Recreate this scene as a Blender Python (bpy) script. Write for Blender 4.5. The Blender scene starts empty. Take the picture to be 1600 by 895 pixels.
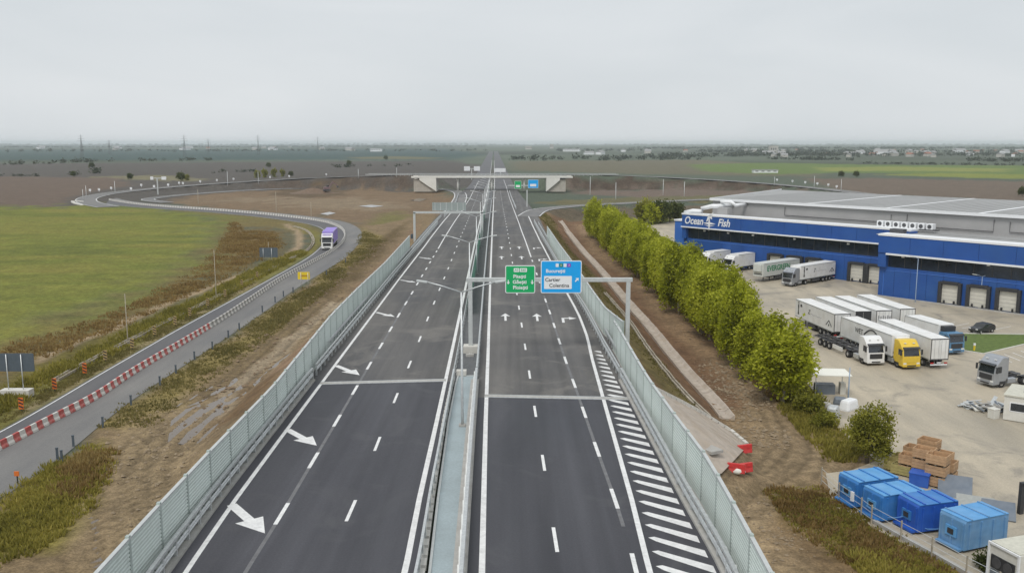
import bpy, bmesh, math, random
import numpy as np
from mathutils import Vector, Matrix
R = math.radians
S = bpy.context.scene
COL = S.collection

# ---------------------------------------------------------------- camera, sky, sun, exposure
CAMH, FPX, HORY = 29.0, 1425.0, 224.0
PITCH = math.atan((447.5 - HORY) / FPX)
cam_d = bpy.data.cameras.new("camera")
cam = bpy.data.objects.new("camera", cam_d); COL.objects.link(cam)
cam.location = (0, 0, CAMH)
cam.rotation_euler = (math.pi/2 - PITCH, 0, 0)
cam_d.sensor_width = 36.0; cam_d.lens = 36.0 * FPX / 1600.0
cam_d.clip_start = 1.0; cam_d.clip_end = 60000
S.camera = cam

SUN_EL, SUN_AZ = 55.0, 205.0      # azimuth clockwise from +Y
W = bpy.data.worlds.new("World"); S.world = W; W.use_nodes = True
nt = W.node_tree; nt.nodes.clear()
out = nt.nodes.new("ShaderNodeOutputWorld")
sky = nt.nodes.new("ShaderNodeTexSky"); sky.sky_type = 'NISHITA'; sky.sun_disc = False
sky.sun_elevation = R(SUN_EL); sky.sun_rotation = R(SUN_AZ); sky.dust_density = 3.0
bg1 = nt.nodes.new("ShaderNodeBackground"); bg1.inputs[1].default_value = 0.08
nt.links.new(sky.outputs[0], bg1.inputs[0])
tc = nt.nodes.new("ShaderNodeTexCoord")
mp = nt.nodes.new("ShaderNodeMapping"); mp.inputs['Scale'].default_value = (1.2, 1.2, 5.0)
nt.links.new(tc.outputs['Generated'], mp.inputs[0])
nz = nt.nodes.new("ShaderNodeTexNoise"); nz.inputs['Scale'].default_value = 2.2
nz.inputs['Detail'].default_value = 5.0; nz.inputs['Roughness'].default_value = 0.5; nz.inputs['Distortion'].default_value = 0.4
nt.links.new(mp.outputs[0], nz.inputs['Vector'])
cr = nt.nodes.new("ShaderNodeValToRGB")
cr.color_ramp.elements[0].position = 0.28; cr.color_ramp.elements[0].color = (0.565, 0.60, 0.625, 1)
cr.color_ramp.elements[1].position = 0.75; cr.color_ramp.elements[1].color = (0.65, 0.675, 0.695, 1)
nt.links.new(nz.outputs[0], cr.inputs[0])
bg2 = nt.nodes.new("ShaderNodeBackground"); bg2.inputs[1].default_value = 1.0
nt.links.new(cr.outputs[0], bg2.inputs[0])
mx = nt.nodes.new("ShaderNodeMixShader"); mx.inputs[0].default_value = 0.93
nt.links.new(bg1.outputs[0], mx.inputs[1]); nt.links.new(bg2.outputs[0], mx.inputs[2])
nt.links.new(mx.outputs[0], out.inputs[0])

sun_d = bpy.data.lights.new("sun", 'SUN'); sun_d.energy = 1.5; sun_d.angle = R(22); sun_d.color = (1.0, 0.97, 0.93)
sun = bpy.data.objects.new("sun", sun_d); COL.objects.link(sun)
_a = R(SUN_AZ); _e = R(SUN_EL)
_sd = Vector((math.sin(_a)*math.cos(_e), math.cos(_a)*math.cos(_e), math.sin(_e)))
sun.rotation_euler = (-_sd).to_track_quat('-Z', 'Y').to_euler()
S.view_settings.view_transform = 'Standard'; S.view_settings.look = 'None'
S.view_settings.exposure = 0.27; S.view_settings.gamma = 1.0
S.view_settings.use_curve_mapping = False
S.render.engine = 'CYCLES'
S.cycles.max_bounces = 5; S.cycles.diffuse_bounces = 2; S.cycles.glossy_bounces = 2
S.cycles.transmission_bounces = 3; S.cycles.transparent_max_bounces = 8; S.cycles.volume_bounces = 1

ORD = 'first second third fourth fifth sixth seventh eighth ninth tenth eleventh twelfth thirteenth fourteenth fifteenth sixteenth seventeenth'.split()
rng = random.Random(7)
nrng = np.random.default_rng(7)

# ---------------------------------------------------------------- survey: where a sight line of the photograph meets a level
_cp, _sp = math.cos(PITCH), math.sin(PITCH)
def P(x, y, z=0.0):
    u = (x - 800.0) / FPX; v = (447.5 - y) / FPX
    dx, dy, dz = u, _cp + v*_sp, -_sp + v*_cp
    t = (z - CAMH) / dz
    return Vector((dx*t, dy*t, z))
_yy = np.arange(0, 1200.0, 1.0)
_zz = np.interp(_yy, [0, 55, 130, 206, 271, 380, 457, 540, 1200], [8.0, 8.0, 7.55, 7.1, 5.9, 3.0, 1.7, 1.5, 1.5])
_k = np.hanning(61); _k /= _k.sum()
_zz = np.convolve(np.pad(_zz, 30, mode='edge'), _k, mode='valid')
def zdeck(Y): return float(np.interp(Y, _yy, _zz))
def D(x, y, dz=0.0):
    z = 7.0
    for _ in range(30):
        p = P(x, y, z); z = 0.5*z + 0.5*zdeck(p.y)
    p = P(x, y, zdeck(P(x, y, z).y)); p.z += dz
    return p

# ---------------------------------------------------------------- materials
MATS = {}
def nodes_of(name):
    m = bpy.data.materials.new(name); m.use_nodes = True
    t = m.node_tree; b = t.nodes['Principled BSDF']
    return m, t, b
def mat(name, col, rough=0.6, metal=0.0, var=0.12, scale=3.0, bump=0.0, bscale=20.0, spec=0.5, dirt=None, dscale=0.6, damt=0.4, tint=0.0):
    """procedural paint / metal / concrete: base colour broken by two noises, optional dirt colour, optional bump"""
    if name in MATS: return MATS[name]
    m, t, b = nodes_of(name)
    N, L = t.nodes, t.links
    tc = N.new("ShaderNodeTexCoord")
    n1 = N.new("ShaderNodeTexNoise"); n1.inputs['Scale'].default_value = scale; n1.inputs['Detail'].default_value = 6
    L.new(tc.outputs['Object'], n1.inputs['Vector'])
    mr = N.new("ShaderNodeMapRange"); mr.inputs['From Min'].default_value = 0.3; mr.inputs['From Max'].default_value = 0.7
    mr.inputs['To Min'].default_value = 1 - var; mr.inputs['To Max'].default_value = 1 + var
    L.new(n1.outputs[0], mr.inputs[0])
    hs = N.new("ShaderNodeVectorMath"); hs.operation = 'SCALE'; hs.inputs[0].default_value = col[:3]
    L.new(mr.outputs[0], hs.inputs['Scale'])
    src = hs.outputs[0]
    if tint:
        oi = N.new("ShaderNodeObjectInfo"); rt = N.new("ShaderNodeMapRange"); rt.inputs['To Min'].default_value = 1-tint; rt.inputs['To Max'].default_value = 1+tint
        L.new(oi.outputs['Random'], rt.inputs[0]); h2 = N.new("ShaderNodeVectorMath"); h2.operation = 'SCALE'; L.new(src, h2.inputs[0]); L.new(rt.outputs[0], h2.inputs['Scale']); src = h2.outputs[0]
    if dirt:
        n2 = N.new("ShaderNodeTexNoise"); n2.inputs['Scale'].default_value = dscale; n2.inputs['Detail'].default_value = 8
        n2.inputs['Roughness'].default_value = 0.65
        L.new(tc.outputs['Object'], n2.inputs['Vector'])
        r2 = N.new("ShaderNodeMapRange"); r2.inputs['From Min'].default_value = 0.42; r2.inputs['From Max'].default_value = 0.75
        r2.inputs['To Max'].default_value = damt
        L.new(n2.outputs[0], r2.inputs[0])
        mi = N.new("ShaderNodeMix"); mi.data_type = 'RGBA'; mi.inputs['B'].default_value = (*dirt, 1)
        L.new(r2.outputs[0], mi.inputs['Factor']); L.new(src, mi.inputs['A']); src = mi.outputs['Result']
    L.new(src, b.inputs['Base Color'])
    b.inputs['Roughness'].default_value = rough; b.inputs['Metallic'].default_value = metal
    b.inputs['Specular IOR Level'].default_value = spec
    if bump:
        n3 = N.new("ShaderNodeTexNoise"); n3.inputs['Scale'].default_value = bscale; n3.inputs['Detail'].default_value = 5
        L.new(tc.outputs['Object'], n3.inputs['Vector'])
        bp = N.new("ShaderNodeBump"); bp.inputs['Strength'].default_value = bump; bp.inputs['Distance'].default_value = 0.05
        L.new(n3.outputs[0], bp.inputs['Height']); L.new(bp.outputs[0], b.inputs['Normal'])
    MATS[name] = m
    return m

def leaf_mat(name, c1, c2, c3):
    m, t, b = nodes_of(name); N, L = t.nodes, t.links
    at = N.new("ShaderNodeAttribute"); at.attribute_name = 'shade'
    oi = N.new("ShaderNodeObjectInfo")
    ad = N.new("ShaderNodeMath"); ad.operation = 'MULTIPLY_ADD'; ad.inputs[1].default_value = 0.3; 
    L.new(oi.outputs['Random'], ad.inputs[0]); L.new(at.outputs['Fac'], ad.inputs[2])
    sb = N.new("ShaderNodeMath"); sb.operation = 'SUBTRACT'; sb.inputs[1].default_value = 0.15; L.new(ad.outputs[0], sb.inputs[0])
    r = N.new("ShaderNodeValToRGB"); e = r.color_ramp.elements
    e[0].position = 0.1; e[0].color = (*c1, 1); e[1].position = 0.9; e[1].color = (*c3, 1)
    k = e.new(0.5); k.color = (*c2, 1)
    L.new(sb.outputs[0], r.inputs[0]); L.new(r.outputs[0], b.inputs['Base Color'])
    b.inputs['Roughness'].default_value = 0.65; b.inputs['Specular IOR Level'].default_value = 0.25
    tr = N.new("ShaderNodeBsdfTranslucent"); L.new(r.outputs[0], tr.inputs[0])
    ms = N.new("ShaderNodeMixShader"); ms.inputs[0].default_value = 0.5
    L.new(b.outputs[0], ms.inputs[1]); L.new(tr.outputs[0], ms.inputs[2])
    L.new(ms.outputs[0], N['Material Output'].inputs[0])
    return m

def asphalt_mat(name, base, patch, worn=0.5, worn_tracks=False, rough=0.75, stains=None):
    m, t, b = nodes_of(name); N, L = t.nodes, t.links
    ge = N.new("ShaderNodeNewGeometry")
    mp = N.new("ShaderNodeMapping"); mp.inputs['Scale'].default_value = (1.0, 0.12, 1.0)
    L.new(ge.outputs['Position'], mp.inputs[0])
    n1 = N.new("ShaderNodeTexNoise"); n1.inputs['Scale'].default_value = 0.35; n1.inputs['Detail'].default_value = 5; n1.inputs['Roughness'].default_value = .6
    L.new(mp.outputs[0], n1.inputs['Vector'])
    n2 = N.new("ShaderNodeTexNoise"); n2.inputs['Scale'].default_value = 0.06; n2.inputs['Detail'].default_value = 5
    L.new(ge.outputs['Position'], n2.inputs['Vector'])
    n3 = N.new("ShaderNodeTexNoise"); n3.inputs['Scale'].default_value = 9.0; n3.inputs['Detail'].default_value = 6
    L.new(ge.outputs['Position'], n3.inputs['Vector'])
    a1 = N.new("ShaderNodeMath"); a1.operation = 'ADD'; L.new(n1.outputs[0], a1.inputs[0]); L.new(n2.outputs[0], a1.inputs[1])
    r = N.new("ShaderNodeMapRange"); r.inputs['From Min'].default_value = 0.75; r.inputs['From Max'].default_value = 1.3; r.inputs['To Max'].default_value = worn
    L.new(a1.outputs[0], r.inputs[0])
    mi = N.new("ShaderNodeMix"); mi.data_type = 'RGBA'; mi.inputs['A'].default_value = (*base, 1); mi.inputs['B'].default_value = (*patch, 1)
    L.new(r.outputs[0], mi.inputs['Factor'])
    r3 = N.new("ShaderNodeMapRange"); r3.inputs['From Min'].default_value = .25; r3.inputs['From Max'].default_value = .75; r3.inputs['To Min'].default_value = .85; r3.inputs['To Max'].default_value = 1.15
    L.new(n3.outputs[0], r3.inputs[0])
    sc = N.new("ShaderNodeVectorMath"); sc.operation = 'SCALE'; L.new(mi.outputs['Result'], sc.inputs[0]); L.new(r3.outputs[0], sc.inputs['Scale'])
    L.new(sc.outputs[0], b.inputs['Base Color'])
    b.inputs['Specular IOR Level'].default_value = .35
    m2 = N.new("ShaderNodeMapping"); m2.inputs['Scale'].default_value = (1.0, .006, 1.0); m2.inputs['Rotation'].default_value = (0, 0, -.018); L.new(ge.outputs['Position'], m2.inputs[0])
    n4 = N.new("ShaderNodeTexNoise"); n4.inputs['Scale'].default_value = .9; n4.inputs['Detail'].default_value = 3; L.new(m2.outputs[0], n4.inputs['Vector'])
    r4 = N.new("ShaderNodeMapRange"); r4.inputs['From Min'].default_value = .35; r4.inputs['From Max'].default_value = .65; r4.inputs['To Min'].default_value = .84; r4.inputs['To Max'].default_value = 1.16; L.new(n4.outputs[0], r4.inputs[0])
    s4 = N.new("ShaderNodeVectorMath"); s4.operation = 'SCALE'; L.new(sc.outputs[0], s4.inputs[0]); L.new(r4.outputs[0], s4.inputs['Scale'])
    cur = s4.outputs[0] if worn_tracks else sc.outputs[0]
    L.new(cur, b.inputs['Base Color'])
    if stains:
        n5 = N.new("ShaderNodeTexNoise"); n5.inputs['Scale'].default_value = .16; n5.inputs['Detail'].default_value = 9; n5.inputs['Roughness'].default_value = .62; n5.inputs['Distortion'].default_value = 1.2
        L.new(ge.outputs['Position'], n5.inputs['Vector'])
        r5 = N.new("ShaderNodeMapRange"); r5.inputs['From Min'].default_value = .54; r5.inputs['From Max'].default_value = .68; r5.inputs['To Max'].default_value = .6; L.new(n5.outputs[0], r5.inputs[0])
        m5 = N.new("ShaderNodeMix"); m5.data_type = 'RGBA'; m5.inputs['B'].default_value = (*stains, 1); L.new(r5.outputs[0], m5.inputs['Factor']); L.new(cur, m5.inputs['A'])
        L.new(m5.outputs['Result'], b.inputs['Base Color'])
    rr = N.new("ShaderNodeMapRange"); rr.inputs['From Min'].default_value = .3; rr.inputs['From Max'].default_value = .7; rr.inputs['To Min'].default_value = rough-.12; rr.inputs['To Max'].default_value = rough+.12
    L.new(n2.outputs[0], rr.inputs[0]); L.new(rr.outputs[0], b.inputs['Roughness'])
    bp = N.new("ShaderNodeBump"); bp.inputs['Strength'].default_value = .25; bp.inputs['Distance'].default_value = .02
    L.new(n3.outputs[0], bp.inputs['Height']); L.new(bp.outputs[0], b.inputs['Normal'])
    return m

M_asph  = asphalt_mat('motorway_asphalt', (.072, .071, .073), (.145, .138, .13), .95, worn_tracks=True, stains=(.20, .188, .17))
M_deck  = asphalt_mat('bridge_asphalt', (.040, .040, .048), (.074, .074, .084), .9, worn_tracks=True, rough=.62, stains=(.082, .082, .088))
M_asph2 = asphalt_mat('old_asphalt', (.14, .138, .138), (.235, .226, .212), .8)
M_asph3 = asphalt_mat('dark_lane_asphalt', (.09, .09, .098), (.145, .14, .137), .8)
M_yard  = asphalt_mat('yard_concrete', (.32, .285, .225), (.50, .435, .33), 1.0, rough=.6, stains=(.17, .16, .145))
M_white = mat('road_paint', (.76, .76, .75), .65, var=.08, scale=4, dirt=(.30, .30, .30), dscale=1.6, damt=.38)
M_ghost = mat('erased_paint', (.15, .15, .155), .7, var=.2, scale=2)
M_galv  = mat('galvanised_steel', (.60, .62, .62), .45, .55, var=.12, scale=6, dirt=(.3, .3, .3), dscale=2, damt=.3)
M_zinc  = mat('pale_steel', (.56, .58, .57), .5, .3, var=.08)
M_panel = mat('barrier_panel', (.60, .665, .625), .5, .1, var=.06, scale=1.5, dirt=(.46, .50, .46), dscale=.8, damt=.5, tint=.07)
M_post  = mat('barrier_post', (.47, .53, .50), .5, .4, var=.08)
M_conc  = mat('concrete', (.42, .41, .385), .85, var=.1, scale=2.5, bump=.2, dirt=(.28, .25, .21), dscale=.5, damt=.5)
M_concl = mat('pale_concrete', (.60, .585, .54), .85, var=.07, scale=1.2, dirt=(.40, .37, .32), dscale=.25, damt=.5)
M_mesh  = mat('median_netting', (.36, .43, .45), .6, .1, var=.1, scale=8, dirt=(.26, .3, .31), dscale=.4, damt=.6)
M_green = mat('green_screen', (.03, .30, .17), .5, var=.12)
M_dark  = mat('dark_rubber', (.028, .028, .03), .8, var=.2)
M_black = mat('black_plastic', (.035, .036, .04), .5, var=.15)
M_glass = mat('dark_glass', (.02, .025, .032), .08, var=.2, spec=.8)
M_truckw = mat('white_truck_paint', (.78, .78, .77), .35, var=.03, scale=1.2, dirt=(.5, .48, .43), dscale=.7, damt=.25)
M_trailw = mat('white_trailer_panel', (.80, .80, .785), .45, var=.03, scale=1, dirt=(.50, .47, .41), dscale=.55, damt=.5)
M_silver = mat('silver_paint', (.40, .42, .45), .3, .5, var=.05)
M_yellow = mat('yellow_paint', (.72, .50, .055), .35, var=.05)
M_tblue = mat('blue_cab_paint', (.10, .22, .36), .35, var=.06)
M_violet = mat('violet_tarpaulin', (.30, .22, .62), .6, var=.08)
M_chas  = mat('chassis_steel', (.09, .09, .095), .6, .3, var=.2)
M_rim   = mat('wheel_rim', (.55, .55, .55), .4, .5, var=.1)
M_red   = mat('red_plastic', (.60, .04, .04), .5, var=.12, dirt=(.4, .2, .15), dscale=2, damt=.3)
M_jred  = mat('red_block', (.50, .085, .075), .6, var=.15, dirt=(.4, .33, .29), dscale=2, damt=.6)
M_jwht  = mat('white_block', (.68, .66, .62), .65, var=.1, dirt=(.45, .41, .35), dscale=2, damt=.55)
M_jgry  = mat('grey_block', (.30, .29, .27), .7, var=.15, dirt=(.42, .40, .36), dscale=2, damt=.5)
M_light = mat('lamp_glass', (.75, .75, .72), .2, var=.03)
M_amber = mat('amber_lens', (.6, .22, .03), .3)
M_tail  = mat('red_lens', (.45, .02, .02), .3)
M_bblue = mat('facade_blue', (.014, .078, .31), .5, var=.10, scale=.25, dirt=(.03, .11, .30), dscale=.15, damt=.6)
M_bblue2= mat('facade_blue_pale', (.05, .17, .55), .45, var=.05, scale=.3)
M_trim  = mat('white_trim', (.78, .79, .80), .5, var=.04)
M_roof  = mat('roof_sheet', (.34, .34, .335), .6, .1, var=.05, scale=.3, dirt=(.22, .22, .22), dscale=.08, damt=.4)
M_gwall = mat('grey_cladding', (.37, .365, .36), .6, .1, var=.05, scale=.4)
M_door  = mat('dock_door_panel', (.62, .60, .53), .6, var=.05)
M_skip  = mat('blue_skip_paint', (.035, .185, .50), .5, var=.12, scale=1.5, dirt=(.10, .24, .45), dscale=.8, damt=.6)
M_skip2 = mat('deep_blue_paint', (.02, .10, .46), .45, var=.12, scale=1.5, dirt=(.05, .14, .42), dscale=.8, damt=.5)
M_skip3 = mat('faded_blue_paint', (.12, .28, .50), .55, var=.12, scale=1.5, dirt=(.22, .33, .45), dscale=.8, damt=.6)
M_skiptop = mat('skip_lid_paint', (.10, .32, .62), .5, var=.1, scale=1.5, dirt=(.2, .36, .55), dscale=.7, damt=.5)
M_lid   = mat('grey_steel_plate', (.17, .20, .24), .5, .3, var=.12, scale=1.2, dirt=(.25, .25, .24), dscale=.6, damt=.5)
M_wood  = mat('crate_wood', (.46, .29, .16), .8, tint=.15, var=.18, scale=3, dirt=(.33, .22, .13), dscale=1.4, damt=.5)
M_wood2 = mat('greenish_crate_wood', (.36, .31, .12), .8, var=.18, scale=3, dirt=(.22, .2, .09), dscale=1.4, damt=.5)
M_orange = mat('orange_board', (.65, .16, .025), .5, var=.08)
M_ysign = mat('yellow_sign', (.78, .58, .03), .45, var=.05)
M_sback = mat('sign_back', (.10, .125, .15), .55, .2, var=.1)
M_gback = mat('sign_back_grey', (.33, .37, .36), .55, .2, var=.06)
M_sgreen = mat('green_sign_face', (.012, .40, .13), .35, var=.03, spec=.3)
M_sblue = mat('blue_sign_face', (.015, .38, .85), .35, var=.03, spec=.3)
M_swhite = mat('sign_white', (.82, .83, .83), .4, var=.02)
M_sblack = mat('sign_black', (.03, .03, .035), .5, var=.05)
M_egreen = mat('green_lettering', (.02, .22, .09), .5)
M_purple = mat('purple_shield', (.25, .03, .45), .5)
M_bark  = mat('bark', (.17, .14, .10), .9, var=.25, scale=4, bump=.4)
M_barkp = mat('pale_bark', (.36, .32, .25), .9, var=.25, scale=3, bump=.3)
M_soil  = mat('heaped_soil', (.16, .11, .075), .95, var=.3, scale=1.5, bump=.5, bscale=6)
M_pit   = mat('stone_pitching', (.44, .41, .36), .9, var=.18, scale=2, bump=.3, dirt=(.3, .26, .2), dscale=.7, damt=.5)
M_cabin = mat('cabin_panel', (.66, .65, .60), .6, var=.05, dirt=(.5, .47, .38), dscale=.8, damt=.4)
M_tent  = mat('awning_canvas', (.80, .79, .72), .7, var=.04)
M_hroof = mat('tile_roof', (.30, .13, .085), .8, var=.2)
M_hroof2 = mat('grey_house_roof', (.30, .30, .30), .8, var=.15)
M_hwall = mat('house_plaster', (.47, .45, .41), .8, var=.1)
M_crop  = mat('car_paint_dark', (.045, .048, .05), .3, .3, var=.1)
M_exc   = mat('excavator_paint', (.20, .13, .14), .6, var=.1)
M_leaf1 = leaf_mat('row_leaves', (.175, .195, .012), (.375, .405, .022), (.56, .575, .06))
M_leaf2 = leaf_mat('dark_leaves', (.04, .055, .012), (.085, .105, .022), (.15, .165, .04))
M_leaf3 = leaf_mat('roundtree_leaves', (.13, .135, .02), (.26, .26, .035), (.40, .385, .065))
M_leafd = leaf_mat('distant_leaves', (.03, .045, .03), (.055, .07, .045), (.09, .10, .06))
M_weed  = leaf_mat('dry_weeds', (.19, .125, .045), (.30, .20, .075), (.40, .30, .12))
M_weedg = leaf_mat('yellow_green_weeds', (.18, .165, .035), (.31, .275, .055), (.44, .37, .09))
M_grass = leaf_mat('verge_grass', (.115, .105, .035), (.19, .165, .055), (.27, .23, .085))

# ---------------------------------------------------------------- mesh helpers
class MB:
    def __init__(s): s.v = []; s.f = []; s.m = []
    def add(s, vs, fs, mi=0):
        b = len(s.v); s.v += [tuple(v) for v in vs]
        for f in fs: s.f.append([b+i for i in f]); s.m.append(mi)
        return s
    def box(s, c, d, rz=0.0, mi=0, M=None, taper=None):
        x, y, z = d[0]/2, d[1]/2, d[2]/2
        vs = [Vector(p) for p in ((-x,-y,-z),(x,-y,-z),(x,y,-z),(-x,y,-z),(-x,-y,z),(x,-y,z),(x,y,z),(-x,y,z))]
        if taper:
            for k in range(4, 8): vs[k].x *= taper[0]; vs[k].y *= taper[1]
        m = M if M is not None else Matrix.Rotation(rz, 3, 'Z')
        vs = [m @ v + Vector(c) for v in vs]
        return s.add(vs, [(0,3,2,1),(4,5,6,7),(0,1,5,4),(1,2,6,5),(2,3,7,6),(3,0,4,7)], mi)
    def bar(s, a, b, w, h=None, mi=0, up=(0,0,1)):
        a, b = Vector(a), Vector(b); h = h or w
        d = (b-a); L = d.length
        if L < 1e-6: return s
        x = d/L; u = Vector(up)
        if abs(x.dot(u)) > .98: u = Vector((0,1,0))
        y = u.cross(x).normalized(); z = x.cross(y)
        m = Matrix((x, y, z)).transposed()
        return s.box((a+b)/2, (L, w, h), M=m, mi=mi)
    def tube(s, pts, rs, n=8, mi=0, cap=True):
        pts = [Vector(p) for p in pts]
        if not hasattr(rs, '__len__'): rs = [rs]*len(pts)
        b = len(s.v)
        for i, p in enumerate(pts):
            t = (pts[min(i+1, len(pts)-1)] - pts[max(i-1, 0)]).normalized()
            u = Vector((0,0,1)) if abs(t.z) < .9 else Vector((1,0,0))
            x = t.cross(u).normalized(); y = x.cross(t)
            for k in range(n):
                a = 2*math.pi*k/n
                s.v.append(tuple(p + (x*math.cos(a) + y*math.sin(a))*rs[i]))
        for i in range(len(pts)-1):
            for k in range(n):
                k2 = (k+1) % n
                s.f.append([b+i*n+k, b+i*n+k2, b+(i+1)*n+k2, b+(i+1)*n+k]); s.m.append(mi)
        if cap:
            s.f.append([b+k for k in range(n)][::-1]); s.m.append(mi)
            s.f.append([b+(len(pts)-1)*n+k for k in range(n)]); s.m.append(mi)
        return s
    def prism(s, prof, y0, y1, mi=0):
        """profile in XZ, extruded along Y"""
        n = len(prof)
        vs = [(x, y0, z) for x, z in prof] + [(x, y1, z) for x, z in prof]
        fs = [tuple(range(n)), tuple(range(2*n-1, n-1, -1))]
        fs += [(i, n+i, n+(i+1) % n, (i+1) % n) for i in range(n)]
        return s.add(vs, fs, mi)
    def prismz(s, poly, z0, z1, mi=0):
        n = len(poly)
        vs = [(x, y, z0) for x, y in poly] + [(x, y, z1) for x, y in poly]
        fs = [tuple(range(n))[::-1], tuple(range(n, 2*n))]
        fs += [(i, (i+1) % n, n+(i+1) % n, n+i) for i in range(n)]
        return s.add(vs, fs, mi)
    def mesh(s, name, mats, smooth=False, bevel=0.0, fixn=True):
        me = bpy.data.meshes.new(name)
        me.from_pydata(s.v, [], s.f)
        mats = mats if isinstance(mats, (list, tuple)) else [mats]
        for m in mats: me.materials.append(m)
        if len(mats) > 1: me.polygons.foreach_set('material_index', s.m)
        if fixn or bevel:
            bm = bmesh.new(); bm.from_mesh(me)
            if fixn: bmesh.ops.recalc_face_normals(bm, faces=bm.faces)
            if bevel:
                eds = [e for e in bm.edges if len(e.link_faces) == 2 and e.calc_face_angle(0) > R(28)]
                bmesh.ops.bevel(bm, geom=eds, offset=bevel, segments=2, affect='EDGES', profile=.6)
            bm.to_mesh(me); bm.free()
        if smooth: me.polygons.foreach_set('use_smooth', [True]*len(me.polygons))
        me.update()
        return me
    def build(s, name, mats, parent=None, smooth=False, bevel=0.0, fixn=True, loc=None, rz=None):
        return link(name, s.mesh(name, mats, smooth, bevel, fixn), parent, loc, rz)
def link(name, me, parent=None, loc=None, rz=None):
    o = bpy.data.objects.new(name, me); COL.objects.link(o)
    if parent is not None: o.parent = parent
    if loc is not None: o.location = loc
    if rz is not None: o.rotation_euler = (0, 0, rz)
    return o
def tag(o, label, cat, group=None):
    o['label'] = label; o['category'] = cat
    if group: o['group'] = group
    return o
def struct(o): o['kind'] = 'structure'; return o
def stuff(o): o['kind'] = 'stuff'; return o
def thing(name, label, cat, loc=(0,0,0), rz=0.0, group=None):
    o = bpy.data.objects.new(name, None); COL.objects.link(o)
    o.location = loc; o.rotation_euler = (0, 0, rz); o.empty_display_size = .5
    return tag(o, label, cat, group)
def kids(o): return [c for c in o.children]
def copy_tree(o, parent=None):
    c = o.copy(); COL.objects.link(c)
    if parent is not None: c.parent = parent
    for ch in list(o.children): copy_tree(ch, c)
    return c
def clone(o, label, loc, rz=None, group=None, scale=None):
    c = copy_tree(o); c.location = loc
    if rz is not None: c.rotation_euler = (0, 0, rz)
    if scale is not None: c.scale = scale
    c['label'] = label
    if group: c['group'] = group
    return c
def text(body, size, m, parent, loc, rot, name='lettering', shear=0.0, ext=.012, bold=0.0, align='CENTER', sx=1.0):
    cu = bpy.data.curves.new(name, 'FONT'); cu.body = body; cu.size = size
    cu.align_x = align; cu.align_y = 'CENTER'; cu.extrude = ext; cu.shear = shear; cu.offset = bold
    cu.resolution_u = 3
    cu.materials.append(m)
    tmp = bpy.data.objects.new('tmp', cu); COL.objects.link(tmp)
    me = bpy.data.meshes.new_from_object(tmp.evaluated_get(bpy.context.evaluated_depsgraph_get())); me.name = name
    bpy.data.objects.remove(tmp); bpy.data.curves.remove(cu)
    o = link(name, me, parent)
    o.location = loc; o.rotation_euler = rot; o.scale = (sx, 1, 1)
    return o
def resample(pts, step):
    pts = [Vector(p) for p in pts]
    d = [0.0]
    for a, b in zip(pts, pts[1:]): d.append(d[-1] + (b-a).length)
    n = max(2, int(round(d[-1]/step))+1)
    outp = []
    for s_ in np.linspace(0, d[-1], n):
        outp.append(Vector([float(np.interp(s_, d, [p[k] for p in pts])) for k in range(3)]))
    return outp
def smooth_pl(pts, it=2):
    pts = [Vector(p) for p in pts]
    for _ in range(it):
        q = [pts[0]]
        for a, b in zip(pts, pts[1:]): q += [a*.75+b*.25, a*.25+b*.75]
        q.append(pts[-1]); pts = q
    return pts
def normals2(pts):
    ns = []
    for i in range(len(pts)):
        t = pts[min(i+1, len(pts)-1)] - pts[max(i-1, 0)]; t.z = 0; t.normalize()
        ns.append(Vector((t.y, -t.x, 0)))          # to the right of travel
    return ns
def sweep(pts, prof, closed=False, mb=None, mi=0):
    """prof: (offset to the right, height) points"""
    mb = mb or MB(); ns = normals2(pts); n = len(prof); b = len(mb.v)
    for p, q in zip(pts, ns):
        for o_, h_ in prof: mb.v.append(tuple(p + q*o_ + Vector((0,0,h_))))
    for i in range(len(pts)-1):
        for k in range(n if closed else n-1):
            k2 = (k+1) % n
            mb.f.append([b+i*n+k, b+i*n+k2, b+(i+1)*n+k2, b+(i+1)*n+k]); mb.m.append(mi)
    if closed:
        mb.f.append([b+k for k in range(n)]); mb.m.append(mi)
        e = b+(len(pts)-1)*n; mb.f.append([e+k for k in range(n)][::-1]); mb.m.append(mi)
    return mb
def offset_pl(pts, d):
    return [p + n*d for p, n in zip(pts, normals2(pts))]
def at_deck(p, dz=0.0): return Vector((p.x, p.y, zdeck(p.y)+dz))
def ondeck(pts, dz=0.0): return [at_deck(p, dz) for p in pts]
# ---------------------------------------------------------------- motorway alignment (surveyed lines on the deck)
def DL(px): return [D(x, y) for x, y in px]
LE = DL([(150,1010),(240.6,894),(333,780),(427.5,667),(520,534),(559,488),(602.5,440),(640,392),(676,349),(700,324),(717,305),(735,288)])
RE = DL([(1200,1000),(1152,895),(1103,793.6),(1051.5,715),(1012,651),(992,612),(965,557),(945,523),(925,491),(903,453),(873,406),(855,375),(838,337),(822,316),(806,296)])
L0 = DL([(224,995),(289,895),(368,780),(455,662),(546,540),(582,492),(622,438),(664,384),(703.7,333.7)])
L1 = DL([(376,905),(440,803),(489,720),(526,658),(554,610),(582,562),(600,532),(614,508),(626,487),(637,469),(646,454),(653.5,441),(685,388),(719,334),(728.5,319),(738,302),(748,283)])
L2 = DL([(508,880),(549,798),(590,692),(618.5,621),(640,569),(656,529.5),(668,498.5),(686.4,453),(699.7,421),(712.5,388.7),(721.6,366),(730.6,345.6),(738,325),(746,305),(755,284)])
L3 = DL([(607,1000),(632.5,895),(655,780),(682,660),(708,540),(720,484),(733.5,420),(743,375),(752.5,335),(760,305),(765.2,282)])
R0 = DL([(750.5,1000),(753,895),(755.8,780),(758.8,660),(763,540),(766,440),(768.5,375),(770,340),(771.5,310),(772.6,282)])
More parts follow.
